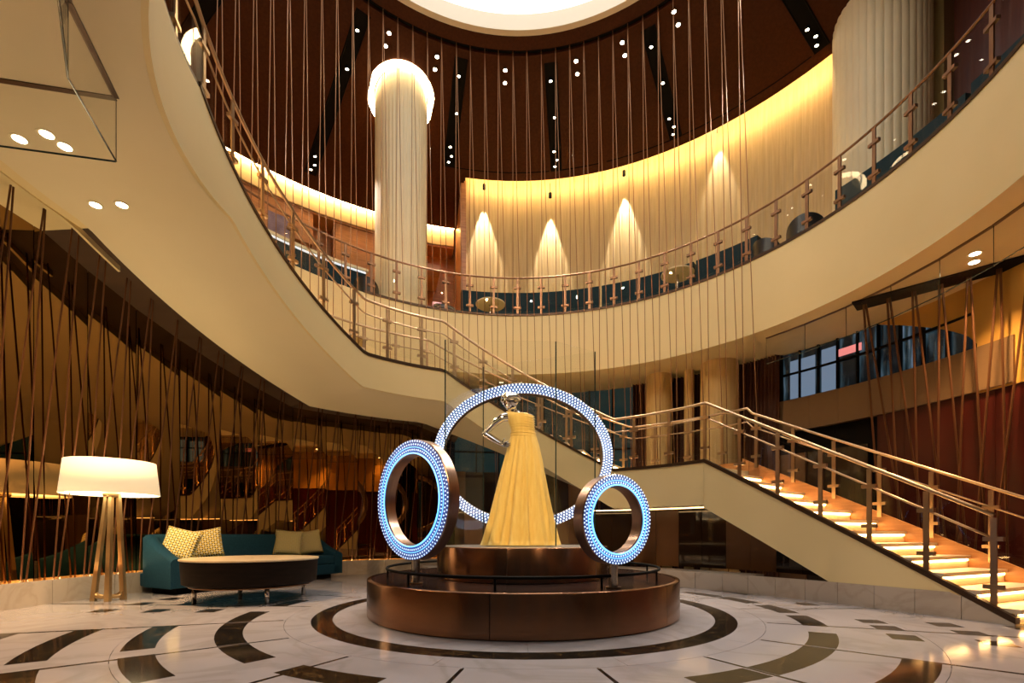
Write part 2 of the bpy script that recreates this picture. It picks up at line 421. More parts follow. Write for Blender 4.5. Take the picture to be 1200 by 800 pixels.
# ---- ceiling light strips
STRIPA = [151, 128.7, 104.4, 81.5, 57.2, 32.4, 9, -16, -42, -68, -94, -120, -146, -172]
for i, a in enumerate(STRIPA):
    r1 = 8.97 if a > 110 else 7.58
    w_ = .155
    o = empty('ceiling_light_strip', pol(6.4, a, zc(6.4)), 0, True)
    nm = ['far left, mostly behind the balcony rail', 'second from left, longest and most tilted', 'just right of the slim column head', 'right of the ceiling centre, almost upright', 'tilted right, above the straw wall',
          'at the upper right corner beside the thick column', 'beyond the thick column'][i] if i < 7 else 'over the entrance side, out of view'
    tag(o, 'black recessed strip with spotlights in wood ceiling, ' + nm, 'light strip', 'black spotlight strips in the ceiling')
    u = pol(1, a) - pol(0, a); t_ = Vector((-u.y, u.x, 0)); c0 = pol(0, a)
    def pt(r, s, d): return c0 + u * r + t_ * s + Vector((0, 0, zc(r) + d))
    MB().slab([pt(5.2, -w_, -.006), pt(r1, -w_, -.006), pt(r1, w_, -.006), pt(5.2, w_, -.006)], .012).build('channel', BLACK, o)
    MB().tube([pt(5.22, -w_ + .015, -.02), pt(r1 - .02, -w_ + .015, -.02)], .012, 6).build('channel_edge', BLACK, o)
    MB().tube([pt(5.22, w_ - .015, -.02), pt(r1 - .02, w_ - .015, -.02)], .012, 6).build('channel_edge', BLACK, o)
    for j, (r, s) in enumerate(((5.5, .02), (6.25, -.03), (r1 - .55, .03), (r1 - .33, -.03), (r1 - .17, .03))):
        c = pt(r, s, -.04)
        q = MB().lathe([(.02, .04), (.048, .04), (.048, -.03), (.036, -.03), (.036, 0)], c, 12).build('spotlight', BLACK, o)
        MB().lathe([(.001, -.018), (.036, -.018)], c, 12).build('lens', LAMPWARM, q)
        if j in (0, 2): spot_light('spot', c - Vector((0, 0, .06)), (pol(.1 if j == 2 else 2.6, a, 1.5 if j == 2 else 0) if i < 7 else pol(5.3, a + 180, 5.2)), (800 if i < 7 else 300 if i in (9, 10, 11) else 150), (1.0, .86, .70) if i < 7 else (1., .78, .52), 44, .8, .05, q)
for i, (a, r) in enumerate(((122.3, 5.27), (110.4, 5.3), (93.1, 5.3), (75.1, 5.26), (63.5, 5.22), (51, 5.2), (140, 5.25), (38, 5.25))):
    for j in range(2):
        c = pol(r + .24 * j, a, zc(r + .24 * j) - .01)
        o = empty('downlight', c, 0, True)
        tag(o, ('inner' if j == 0 else 'outer') + ' lamp of the ' + ('second', 'third', 'fourth', 'fifth', 'sixth', 'seventh', 'first', 'eighth')[i] + ' downlight pair from left in the wood ceiling', 'downlight', 'paired downlights in the wood ceiling')
        MB().lathe([(.045, -.004), (.06, -.008), (.06, .03)], c, 14).build('bezel', DARKTRIM, o)
        MB().lathe([(.001, -.006), (.042, -.006)], c, 14).build('lens', LAMPWARM, o)
# wall-washing spots: the bright cones on the straw wall
for i, (px, ztop) in enumerate(((567, 10.4), (645, 10.15), (732, 10.4), (842, 10.75))):
    lo, hi = 30, 101
    for _ in range(40):
        mid = (lo + hi) / 2; q = pol(8.15, mid)
        if 600 + F * q.x / q.y > px: lo = mid
        else: hi = mid
    c = pol(8.03, lo, ztop + .62)
    o = empty('wall_washer', c, 0, True)
    tag(o, 'small wall washer lamp above the straw wall, ' + ('nearest the wall end', 'second from the wall end', 'third from the wall end', 'nearest the thick column')[i], 'spotlight', 'wall washers above the straw wall')
    MB().lathe([(.01, .09), (.045, .09), (.045, -.04), (.035, -.04)], c, 12).build('housing', BLACK, o)
    MB().tube([c + Vector((0, 0, .08)), c + Vector((0, 0, zc(7.75) - c.z + .05))], .01, 6).build('stem', BLACK, o)
    spot_light('spot', c - Vector((0, 0, .05)), pol(8.03, lo, 6.2), 850, (1, .86, .66), 34, .35, .015, o)

# ================================================================== STAIR
def lerp(a, b, t): return a + (b - a) * t
TB, CB, BB = Vector((PX + RS * cos(rad(34)), PY + RS * sin(rad(34)), 0)), Vector((4.45, 6.80, 0)), Vector((5.19, 4.97, 0))
def bez(t): return TB * (1 - t) ** 2 + CB * 2 * t * (1 - t) + BB * t * t
def bezn(t):
    d = (CB - TB) * 2 * (1 - t) + (BB - CB) * 2 * t
    return Vector((-d.y, d.x, 0)).normalized() if (-d.y) > 0 else Vector((d.y, -d.x, 0)).normalized()
# sections: name, param range, inner, outer, line height, underside
def arc_in(a, r=RS): return pol(r, a)
def ro(a):
    if a >= 113: return 5.8
    if a <= 95: return RSO
    return lerp(RSO, 5.8, (a - 95) / 18)
def zline(a):
    if a >= 188: return ZM
    if a >= 137: return lerp(4.14, ZM, (a - 137) / 51)
    if a >= 113: return 4.14
    if a >= 61: return lerp(2.14, 4.14, (a - 61) / 52)
    return 2.14
def zbot(a):
    if a >= 177: return ZSL
    if a >= 138: return lerp(3.58, ZSL, (a - 138) / 39)
    if a >= 113: return 3.58
    if a >= 61: return lerp(1.44, 3.58, (a - 61) / 52)
    return 1.44
stair = empty('staircase', (BB.x, BB.y, 0), 0, True)
tag(stair, 'curved staircase sweeping from mezzanine down to the marble floor, glowing treads', 'staircase')
# continuous slab
st = MB()
angs = [188 - k * 2 for k in range(78)]         # 188 .. 34
rows = []
for a in angs:
    zt = zline(a) - (.24 if not (a >= 188 or 113 <= a <= 137 or a <= 61) else .03)
    rows.append((pol(RS + .02, a), pol(ro(a), a), zbot(a), max(zt, zbot(a) + .05)))
def slab_rows(rows):
    v = []; f = []
    for i, o, zb, zt in rows:
        v += [(i.x, i.y, zb), (o.x, o.y, zb), (o.x, o.y, zt), (i.x, i.y, zt)]
    n = len(rows) - 1
    f = [(0, 1, 2, 3), (4 * n + 3, 4 * n + 2, 4 * n + 1, 4 * n)]
    for k in range(n):
        for i in range(4):
            j = (i + 1) % 4; f.append((4 * k + i, 4 * k + 4 + i, 4 * k + 4 + j, 4 * k + j))
    return v, f
smooth_by_angle(mesh_obj('soffit', *slab_rows(rows), SOFFIT, stair), 25)
rows = []
for k in range(25):
    t = k / 24; i = bez(t) + bezn(t) * .02; o = bez(t) + bezn(t) * lerp(1.33, 1.6, t); z = lerp(2.14, 0, t)
    zb = max(z - .75, .0)
    rows.append((i, o, zb, max(z - .24, zb + .02)))
smooth_by_angle(mesh_obj('soffit', *slab_rows(rows), PLASTER, stair), 25)
# inner fascia
def strip(name, pts, m, w_, parent, sm=25):
    """pts: (inner point, outward unit, z0, z1); a wall of thickness w_"""
    v = []; f = []
    for p, u, z0, z1 in pts:
        q = p + u * w_
        v += [(p.x, p.y, z0), (q.x, q.y, z0), (q.x, q.y, z1), (p.x, p.y, z1)]
    n = len(pts) - 1
    f = [(0, 1, 2, 3), (4 * n + 3, 4 * n + 2, 4 * n + 1, 4 * n)]
    for k in range(n):
        for i in range(4):
            j = (i + 1) % 4; f.append((4 * k + i, 4 * k + 4 + i, 4 * k + 4 + j, 4 * k + j))
    return smooth_by_angle(mesh_obj(name, v, f, m, parent), sm)
def un(a): return Vector((cos(rad(a)), sin(rad(a)), 0))
def arcpts(r, a0, a1, zf0, zf1, n=None, flip=1):
    n = n or int(abs(a1 - a0) / 1.5) + 1
    return [(pol(r, a0 + (a1 - a0) * k / n), un(a0 + (a1 - a0) * k / n) * flip, zf0(a0 + (a1 - a0) * k / n), zf1(a0 + (a1 - a0) * k / n)) for k in range(n + 1)]
strip('fascia', arcpts(RS - .02, 188, 34, lambda a: zbot(a), lambda a: zline(a) + .02, 104), PLASTER, .05, stair)
strip('edge_cap', arcpts(RS - .035, 188, 34, lambda a: zline(a) + .02, lambda a: zline(a) + .075, 104), DARKTRIM, .09, stair)
f3 = []; c3 = []
for k in range(25):
    t = k / 24; z = lerp(2.14, 0.0, t)
    f3.append((bez(t) - bezn(t) * .02, bezn(t), max(z - .75, 0.0), max(z + .02, .012)))
    c3.append((bez(t) - bezn(t) * .035, bezn(t), max(z + .02, .004), z + .085))
strip('fascia', f3, PLASTER, .05, stair)
strip('edge_cap', c3, DARKTRIM, .09, stair)
strip('outer_stringer', arcpts(RSO, 188, 34, lambda a: zline(a) - .25, lambda a: zline(a) + .16, 104), WOODORANGE, .05, stair)
o3 = []
for k in range(25):
    t = k / 24; z = lerp(2.14, 0, t)
    o3.append((bez(t) + bezn(t) * lerp(1.35, 1.62, t), bezn(t), max(z - .6, 0), z + .22))
strip('outer_stringer', o3, WOODORANGE, .05, stair)
# steps
TREAD = mat('pale_stone_tread', (0.72, 0.56, 0.38), .4, c2=(.76, .62, .44), scale=5)
def quadprism(p, z0, z1):
    v = [(q.x, q.y, z0) for q in p] + [(q.x, q.y, z1) for q in p]
    return v, [(3, 2, 1, 0), (4, 5, 6, 7), (0, 1, 5, 4), (1, 2, 6, 5), (2, 3, 7, 6), (3, 0, 4, 7)]
def flight(fin, fout, z0, z1, n):
    rise = (z0 - z1) / n
    for i in range(n - 1):
        t0, t1 = i / (n - 1), (i + 1) / (n - 1)
        z = z0 - (i + 1) * rise
        a, b, c, d = fin(t0), fout(t0), fout(t1), fin(t1)
        n0 = (d - a).normalized() * .02
        s_ = mesh_obj('step', *quadprism([a, b, c + n0, d + n0], z - .045, z), TREAD, stair)
        # riser face below the nosing and the led strip tucked under it
        r_ = mesh_obj('riser', *quadprism([d - n0 * 1.5, c - n0 * 1.5, c - n0 * .6, d - n0 * .6], max(z - rise, .003), z - .045), TREAD, s_)
        mesh_obj('led_strip', *quadprism([lerp(d, c, .03) - n0 * .4, lerp(d, c, .97) - n0 * .4, lerp(d, c, .97) + n0 * .5, lerp(d, c, .03) + n0 * .5], z - .072, z - .047), LEDWARM, s_)
flight(lambda t: pol(RS + .03, lerp(188, 137, t)), lambda t: pol(RSO, lerp(188, 137, t)), ZM, 4.14, 12)
flight(lambda t: pol(RS + .03, lerp(113, 61, t)), lambda t: pol(RSO, lerp(113, 61, t)), 4.14, 2.14, 12)
flight(lambda t: bez(t) + bezn(t) * .03, lambda t: bez(t) + bezn(t) * lerp(1.35, 1.6, t), 2.14, 0.0, 13)

# ---- balustrades: posts, rails, clamps, glass
MEZZMETAL = mat('dark_copper_rail', (0.24, 0.125, 0.065), .38, .9)
def post_mesh():
    m = MB().box((0, 0, .46), (.02, .055, .92))
    return m.build('post', RAILMETAL)
POSTP = post_mesh(); CLAMPP = MB().box((0, 0, 0), (.05, .17, .045)).build('clamp', RAILMETAL)
POSTD = POSTP.copy(); POSTD.data = POSTP.data.copy(); POSTD.data.materials[0] = MEZZMETAL
CLAMPD = CLAMPP.copy(); CLAMPD.data = CLAMPP.data.copy(); CLAMPD.data.materials[0] = MEZZMETAL
for o in (POSTP, CLAMPP): COL.objects.unlink(o)
def balustrade(name, label, path, spacing, par, hh=.97, mid=.72, z_off=.06, glass_lo=.10, clamp_z=(.20, .70), rail_r=.022, midrail=True, m=None, post_h=.92):
    """path: list of (point with z, outward unit)"""
    root = empty(name, path[0][0], 0, True); tag(root, label, 'balustrade')
    d = [0]
    for i in range(1, len(path)): d.append(d[-1] + (path[i][0] - path[i - 1][0]).length)
    def samp(s):
        for i in range(1, len(path)):
            if d[i] >= s - 1e-9:
                t = (s - d[i - 1]) / max(d[i] - d[i - 1], 1e-9)
                return path[i - 1][0].lerp(path[i][0], t), path[i - 1][1].lerp(path[i][1], t).normalized()
        return path[-1]
    n = max(1, round(d[-1] / spacing)); sp = d[-1] / n
    Z = lambda h: Vector((0, 0, h + z_off))
    MB().tube([p + Z(hh) for p, u in path], rail_r, 10).build('handrail', m or RAILMETAL, root, True)
    if midrail: MB().tube([p + Z(mid) for p, u in path], rail_r * .55, 8).build('mid_rail', m or RAILMETAL, root, True)
    for k in range(n + 1):
        p, u = samp(min(k * sp, d[-1]))
        po = (POSTD if m else POSTP).copy(); link(po, root); po.name = 'post'
        po.location = p + Z(0); po.rotation_euler = (0, 0, atan2(u.y, u.x)); po.scale = (1, 1, (post_h + .02) / .92)
        for cz in clamp_z:
            c = (CLAMPD if m else CLAMPP).copy(); COL.objects.link(c); c.parent = po; c.location = (.0, 0, cz); c.scale = (1, 1, 1)
    for k in range(n):
        a, _ = samp(k * sp + .045); b, _ = samp((k + 1) * sp - .045)
        MB().slab([a + Z(glass_lo), b + Z(glass_lo), b + Z(mid - .01 if midrail else hh - .09), a + Z(mid - .01 if midrail else hh - .09)], .012).build('glass_panel', GLASS, root)
    return root
def arc_path(r, a0, a1, zf, step=2.0):
    n = int(abs(a1 - a0) / step) + 1
    return [(pol(r, a0 + (a1 - a0) * k / n, zf(a0 + (a1 - a0) * k / n)), un(a0 + (a1 - a0) * k / n)) for k in range(n + 1)]
balustrade('glass_balustrade', 'curved glass balustrade with thin copper handrail along the mezzanine edge', arc_path(RM + .06, -42, 186, lambda a: ZM), .565, None, hh=.90, midrail=False, z_off=.03, post_h=.88, clamp_z=(.2, .68), rail_r=.02, m=MEZZMETAL)
balustrade('stair_balustrade', 'glass stair balustrade on the inner edge sweeping down from upper left to floor', arc_path(RS + .03, 226, 34, zline, 1.0) +
           [(bez(k / 20) + bezn(k / 20) * .03 + Vector((0, 0, lerp(2.14, 0, k / 20))), bezn(k / 20)) for k in range(1, 20)], .70, None, z_off=.07, rail_r=.024)
balustrade('stair_balustrade', 'far side glass balustrade of the lower stair flights, behind the glowing treads', arc_path(RSO - .05, 137, 34, zline, 1.0) +
           [(bez(k / 20) + bezn(k / 20) * lerp(1.3, 1.55, k / 20) + Vector((0, 0, lerp(2.14, 0, k / 20))), bezn(k / 20)) for k in range(1, 20)], .70, None, z_off=.16, rail_r=.022)

# ---- marble plinth under the stair
pl = []
def plinth_pt(s):
    """s 0..1 from behind the pedestal round to the foot of the stair"""
    if s < .45: return pol(RS + .0, lerp(118, 34, s / .45)), un(lerp(118, 34, s / .45))
    t = (s - .45) / .55; return bez(t), bezn(t)
base_r = empty('baseboard_right', (BB.x, BB.y, 0), 0, True); tag(base_r, kind='structure'); base_r['label'] = 'cream marble plinth under the curved stair'
N = 16
for k in range(N):
    pts = []
    for j in range(5):
        p, u = plinth_pt((k + .006 + (j / 4) * .988) / N)
        t = max(0, ((k + j / 4) / N - .45) / .55)
        ztop = min(.29, max(2.14 * (1 - t) + .015, .02)) if t > 0 else .29
        pts.append((p - u * .035, u, 0, ztop))
    strip('marble_block', pts, PLINTH_MARBLE, .5 if k < 9 else .06, base_r)

# ================================================================== LOWER WALLS
# ---- left: marble ledge, bronze mirror panels, dark slot, leaning rods
RMIR, RLED = 6.62, 6.38
base_l = empty('baseboard_left', pol(RLED, 180), 0, True); tag(base_l, kind='structure'); base_l['label'] = 'cream marble ledge below the bronze mirrors'
for k in range(16):
    a0 = 104 + k * 8
    MB().sector(RLED, 6.66, a0 + .03, a0 + 7.97, 0, .27, 2).build('marble_block', PLINTH_MARBLE, base_l)
for k in range(16):
    a0 = 104 + k * 8
    MB().sector(RLED, RLED + .04, a0 + .03, a0 + 7.97, .27, .325, 2).build('ledge_lip', PLINTH_MARBLE, base_l)  # raised lip added to keep the fill strip out of sight
tag(MB().sector(6.56, 6.585, 107, 214, .272, .284, 2).build('fill_uplight_strip', mat('fill_uplight_led', (1, .8, .5), .5, emit=(1.0, .66, .32), es=70.0)), 'added warm fill strip hidden behind the marble ledge lip, brightening the soffit above', 'light strip')  # unseen strip added to brighten the stair soffit from below
def zslot(a): return zbot(min(a, 188)) + .02
slot = MB().sector(5.8, 6.9, 104, 232, lambda a: zslot(a) + .10, lambda a: zslot(a) + .16, 1.5).build('ceiling_slot', mat('slot_brown', (.05, .026, .012), .5)); tag(slot, kind='structure')
cl_ = MB().sector(6.02, 6.06, 170, 232, lambda a: zslot(a) + .02, lambda a: zslot(a) + .10, 2).build('trim_3', PLASTER); tag(cl_, kind='structure')
wall_l = empty('wall_mirror', pol(RMIR, 180), 0, True); tag(wall_l, kind='structure'); wall_l['label'] = 'wall of upright bronze mirror panels behind the sofa'
PW = 6.4
for k in range(20):
    a0 = 106 + k * PW; a1 = a0 + PW - .12
    p, q = pol(RMIR, a0), pol(RMIR, a1); Zt0, Zt1 = zslot(a0) + .1, zslot(a1) + .1
    jit = random.uniform(-.004, .004)
    MB().slab([(p.x, p.y, .27), (q.x, q.y, .27), (q.x, q.y, Zt1), (p.x, p.y, Zt0)], .02).build('mirror_panel', MIRROR, wall_l)
back_l = MB().sector(6.72, 6.86, 104, 234, .0, 5.3, 4).build('wall_left', BLACK); tag(back_l, kind='structure')
def nth(k):
    return str(k) + ('th' if 10 <= k % 100 <= 20 else {1: 'st', 2: 'nd', 3: 'rd'}.get(k % 10, 'th'))
def rod(p, q, r, label, group, m=ROD, foot=True, cat='rod', name='rod'):
    o = empty(name, q, 0, True); tag(o, label, cat, group)
    MB().tube([p, q], r, 6).build('shaft', m, o)
    if foot:
        d = (p - q).normalized()
        MB().tube([q, q + d * .07], r * 1.6, 8).build('foot', RAILMETAL, o)
    return o
a = 108.0; i = 0                          # pairs are counted from the far end, by the pedestal
while a < 214:
    b0 = pol(6.5, a, .27)
    j1, j2 = random.uniform(-.35, .35), random.uniform(-.35, .35)
    for k, (ta, ba) in enumerate(((a + .25 + j1, a), (a - 3.0 + j2, a - .55))):
        ta = max(ta, 105.5)
        q = pol(6.5, ba, .27); p = pol(6.12, ta, zslot(ta) + .1)
        rod(p, q, .0110, ('upright' if k == 0 else 'leaning') + ' thin bronze rod before the mirror wall, ' + nth(i + 1) + ' pair from its far end', 'bronze rods before the mirror wall')
    a += 3.72; i += 1

# ---- upper copper cables
a = 35.5; cn = 0
while a < 164:
    cn += 1
    for da in (0.0, -3.72):
        ba = a + da + random.uniform(-.3, .3)
        zb = 0.0
        rb = 5.27
        if ba > 97:
            zb = zline(ba) - .03 if ba > 113 else zline(ba) - .2
        top = pol(5.0, a + random.uniform(-.1, .1), zc(5.0) + .05)
        full = pol(rb, ba, 0)
        t = (top.z - zb) / top.z
        end = top.lerp(full, t)
        rod(top, end, .0080, ('plumb' if da == 0 else 'slanting') + ' copper cable from the oculus ring, ' + nth(cn) + ' pair from the right', 'copper cables hanging around the rotunda', COPPERWIRE, False, 'cable', 'cable')
    a += 3.72

# ---- right: wall standing in partly for reflections: brown band, windows, amber bulkhead, red wall
RW = 6.95
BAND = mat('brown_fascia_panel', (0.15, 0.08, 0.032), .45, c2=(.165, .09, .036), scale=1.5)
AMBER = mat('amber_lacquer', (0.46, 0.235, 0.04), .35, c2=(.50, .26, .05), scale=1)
REDWALL = mat('deep_red_panel', (0.040, 0.0045, 0.0025), .35, c2=(.052, .006, .0035), spec=.2, scale=2)
CURTAIN = mat('brown_curtain', (0.07, 0.022, 0.010), .8, c2=(.10, .032, .014), scale=5, stretch=(6, 6, .3))
wall_r = empty('wall_right', pol(RW, 20), 0, True); tag(wall_r, kind='structure'); wall_r['label'] = 'curved wall of brown band, dark windows and red panels behind the stair, partly in place of reflections'
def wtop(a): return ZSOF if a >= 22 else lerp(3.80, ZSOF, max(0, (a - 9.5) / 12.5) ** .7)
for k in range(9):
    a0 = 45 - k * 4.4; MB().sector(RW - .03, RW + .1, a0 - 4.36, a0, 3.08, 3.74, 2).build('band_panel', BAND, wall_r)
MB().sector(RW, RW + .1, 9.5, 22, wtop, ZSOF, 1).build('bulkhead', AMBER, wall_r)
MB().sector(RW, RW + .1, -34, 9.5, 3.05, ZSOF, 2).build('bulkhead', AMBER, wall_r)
for k in range(16):
    a0 = 22 - k * 3.6; MB().sector(RW + .02, RW + .12, a0 - 3.56, a0, 0, 3.08, 2).build('red_panel', REDWALL, wall_r)
# hall windows built partly in place of reflections, with the lit street beyond
CITY = bpy.data.materials.new('street_lights_behind_glass'); CITY.use_nodes = True
nt = CITY.node_tree; bs = nt.nodes['Principled BSDF']; bs.inputs['Base Color'].default_value = (.01, .015, .02, 1); bs.inputs['Roughness'].default_value = .05
tc = nt.nodes.new('ShaderNodeTexCoord'); mp = nt.nodes.new('ShaderNodeMapping'); mp.inputs['Scale'].default_value = (7, 7, .7)
nt.links.new(tc.outputs['Object'], mp.inputs[0])
nz = nt.nodes.new('ShaderNodeTexNoise'); nz.inputs['Scale'].default_value = 1.1; nz.inputs['Detail'].default_value = 5; nt.links.new(mp.outputs[0], nz.inputs['Vector'])
rp = nt.nodes.new('ShaderNodeValToRGB'); e0, e1 = rp.color_ramp.elements
e0.position, e1.position = .47, .75; e0.color = (.004, .006, .008, 1); e1.color = (.22, .30, .42, 1)
x_ = rp.color_ramp.elements.new(.58); x_.color = (.03, .055, .07, 1)
nt.links.new(nz.outputs['Fac'], rp.inputs[0]); nt.links.new(rp.outputs[0], bs.inputs['Emission Color']); bs.inputs['Emission Strength'].default_value = .55
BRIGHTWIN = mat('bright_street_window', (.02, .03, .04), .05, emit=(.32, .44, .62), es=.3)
def window(n, a0, a1, z0, z1f, m, mull, label):
    o = empty('window_%d' % n, pol(RW, (a0 + a1) / 2, z0), 0, True); tag(o, kind='structure'); o['label'] = label
    k = max(1, mull)
    for i in range(k):
        s0, s1 = lerp(a0, a1, i / k), lerp(a0, a1, (i + 1) / k)
        MB().sector(RW + .04, RW + .06, s0 + .12, s1 - .12, z0, z1f, 1).build('pane', (BRIGHTWIN if m == CITY and i in (k - 2, k - 3) and False else m), o)
        MB().sector(RW - .02, RW + .08, s1 - .14, s1 + .14, z0, z1f, 1).build('mullion', BLACK, o)
    zm = z0 + .52
    MB().sector(RW - .01, RW + .08, a0, a1, zm, zm + .04, 1).build('transom', BLACK, o)
    return o
window(1, 10, 36.5, 3.74, lambda a: wtop(a) - .001, CITY, 9, 'dark curved window with bluish street lights above the brown band, partly in place of a reflection')
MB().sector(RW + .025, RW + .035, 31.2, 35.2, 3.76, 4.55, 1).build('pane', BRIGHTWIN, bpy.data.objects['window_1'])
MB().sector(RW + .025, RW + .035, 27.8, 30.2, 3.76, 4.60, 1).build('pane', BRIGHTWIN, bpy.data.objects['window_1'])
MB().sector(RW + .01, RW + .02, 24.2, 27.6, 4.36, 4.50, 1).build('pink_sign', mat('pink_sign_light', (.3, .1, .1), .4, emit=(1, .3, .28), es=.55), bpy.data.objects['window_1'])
window(2, 64, 84, 2.6, ZSOF, mat('teal_night_glass', (.006, .016, .020), .04, c2=(.012, .03, .03), scale=2, emit=(.02, .05, .05), es=.25), 4, 'dark teal night window behind the stair landing')
window(3, 84, 104, 2.6, ZSOF, MATS['teal_night_glass'], 4, 'dark teal night window behind the upper stair flight')
# curtain
def curtain(name, a0, a1, z0, z1, label, m=CURTAIN):
    n = 60; v = []; f = []
    for k in range(n + 1):
        a = lerp(a0, a1, k / n); r = RW - .12 + .05 * sin(k * 1.25) + .02 * sin(k * 2.7 + 1)
        v += [pol(r, a, z0), pol(r, a, z1)]
    for k in range(n): f.append((2 * k, 2 * k + 1, 2 * k + 3, 2 * k + 2))
    o = mesh_obj(name, v, f, m, None, True); tag(o, label, 'curtain')
    return o
curtain('curtain', 36.5, 44, 0.0, ZSOF, 'dark red brown curtain between cream column and bluish window')
curtain('curtain', 57, 64.5, 0.0, ZSOF, 'dark brown curtain left of the cream columns behind the stair')
curtain('curtain', 48, 56, 0.0, ZSOF, 'narrow dark curtain between the two cream columns behind the stair')
for a_, r_, lab in ((58.2, .30, 'slim cream column behind the landing, left one of the group'), (52.0, .11, 'thin cream post column behind the landing, between two thicker columns'), (46.0, .40, 'thickest cream column behind the landing, beside the red brown curtain')):
    fluted_column('hall_column', pol(6.45, a_)[:2], r_, 0, ZSOF, lab, 16, FLUTE)
# lower back wall panels in brown and dark glass
wall_b = empty('wall_hall', pol(6.9, 70), 0, True); tag(wall_b, kind='structure'); wall_b['label'] = 'dark wall of brown panels and smoked glass under the stair'
PANELB = mat('brown_lacquer_panel', (0.16, 0.075, 0.03), .3, c2=(.19, .09, .038), scale=2)
for k in range(18):
    a0 = 106 - k * 4.6
    MB().sector(RW - .0 if k % 3 else RW - .05, RW + .05, a0 - 4.55, a0, 0, 2.6, 2).build('wall_panel', MIRRORDARK if k % 3 else PANELB, wall_b)
ust = empty('wall_understair', pol(5.0, 60), 0, True); tag(ust, kind='structure'); ust['label'] = 'brown and smoked glass panels in the recess below the stair landing'
def ztu(a): return 1.43 if a >= 36 else lerp(1.35, .32, (36 - a) / 20)
for k in range(16):
    a1 = 104 - k * 5.5
    MB().sector(5.0, 5.04, a1 - 5.42, a1, .28, (lambda a: min(zbot(a) - .01, ztu(a)) if a < 61 else 1.43), 1.4).build('wall_panel', PANELB if (k % 4 in (0, 1)) else MIRRORDARK, ust)
tag(MB().sector(4.25, 4.27, 37, 72, 1.415, 1.435, 2).build('light_strip', mat('dim_warm_led', (1, .8, .5), .5, emit=(1, .6, .25), es=4)), 'thin warm light line below the lower stair landing', 'light strip')
hidw = MB().sector(RW + .13, RW + .2, -40, 106, 0, ZSOF, 3).build('wall_back', BLACK); tag(hidw, kind='structure')
sl = MB().add([(5.52, 7.86, ZSOF - .006), (7.0, 6.45, ZSOF - .006), (7.28, 6.72, ZSOF - .006), (5.80, 8.13, ZSOF - .006),
               (5.52, 7.86, ZSOF - .03), (7.0, 6.45, ZSOF - .03), (7.28, 6.72, ZSOF - .03), (5.80, 8.13, ZSOF - .03)],
              [(0, 1, 2, 3), (7, 6, 5, 4), (0, 4, 5, 1), (1, 5, 6, 2), (2, 6, 7, 3), (3, 7, 4, 0)]).build('ceiling_slot', BLACK); tag(sl, kind='structure')
for k in range(7):
    t = (k + .45) / 6.6
    top = Vector((lerp(5.66, 7.14, t), lerp(8.0, 6.59, t), ZSOF - .03))
    dv = Vector((.72, -.69, 0)) * .19
    foot_c = pol(6.72, math.degrees(atan2(top.y - PY + .10, top.x - PX + .25)))
    for s in (-1, 1):
        rod(top + dv * .08 * s, foot_c + dv * s, .016, ('left' if s < 0 else 'right') + ' rod of the ' + nth(k + 1) + ' thick bronze rod pair behind the lower stair, from the left', 'bronze rods behind the lower stair')

# ---- smoke baffles of hanging glass
def baffle(pts, z0, z1, label, skip_edge=False):
    o = empty('smoke_baffle', (pts[0].x, pts[0].y, z0), 0, True); tag(o, label, 'glass baffle')
    for a_, b_ in zip(pts, pts[1:]):
        d = (b_ - a_).normalized() * .006
        A, B = a_ + d, b_ - d
        g = MB().slab([(A.x, A.y, z0), (B.x, B.y, z0), (B.x, B.y, z1), (A.x, A.y, z1)], .012).build('glass_panel', GLASS, o)
        MB().tube([(A.x, A.y, z0), (B.x, B.y, z0)], .008, 6).build('lower_edge', GLASSEDGE, g)
        MB().tube([(A.x, A.y, z0), (A.x, A.y, z1)], .004, 6).build('side_edge', GLASSEDGE, g)
        MB().slab([(A.x, A.y, z1 - .012), (B.x, B.y, z1 - .012), (B.x, B.y, z1 - .002), (A.x, A.y, z1 - .002)], .05).build('ceiling_track', DARKTRIM if not skip_edge else BAND, o)
    return o
baffle([pol(5.3, -160.2), pol(4.16, -157.9), pol(4.28, -145.9), pol(4.3, -134)], ZSL - .6, ZSL, 'glass smoke baffle with dark edges hanging from the soffit at upper left')
baffle([pol(5.76, 34 - 7.2 * k) for k in range(9)], ZSOF - .5, ZSOF, 'curved clear glass smoke baffle hanging below the mezzanine at right', True)
def soffit_light(x, y, z, label, power=330, aim=None):
    o = empty('downlight', (x, y, z), 0, True); tag(o, label, 'downlight', 'downlights in the pale soffit')
    c = (x, y, z)
    MB().lathe([(.055, -.003), (.085, -.008), (.085, .0)], c, 20).build('bezel', SOFFIT, o)
    MB().lathe([(.001, -.005), (.058, -.005)], c, 20).build('lens', LAMPWARM, o)
    if power: spot_light('spot', (x, y, z - .02), aim or (x, y, 0), power, WARM, 95 if not aim else 26, .8, .05, o)
soffit_light(-5.12, 5.03, ZSL, 'leftmost recessed downlight in the soffit, at the left frame edge')
soffit_light(-4.78, 4.97, ZSL, 'recessed soffit downlight below the glass baffle, upper of a touching pair', 0)
soffit_light(-4.74, 5.13, ZSL, 'recessed soffit downlight below the glass baffle, lower of a touching pair')
soffit_light(-5.20, 6.04, ZSL, 'left one of two separate soffit downlights nearest the mirror rods')
soffit_light(-4.87, 6.04, ZSL, 'right one of two separate soffit downlights nearest the mirror rods')
soffit_light(6.24, 6.52, ZSOF, 'upper one of two soffit downlights under the mezzanine at right')
soffit_light(6.42, 6.72, ZSOF, 'lower one of two soffit downlights under the mezzanine at right')
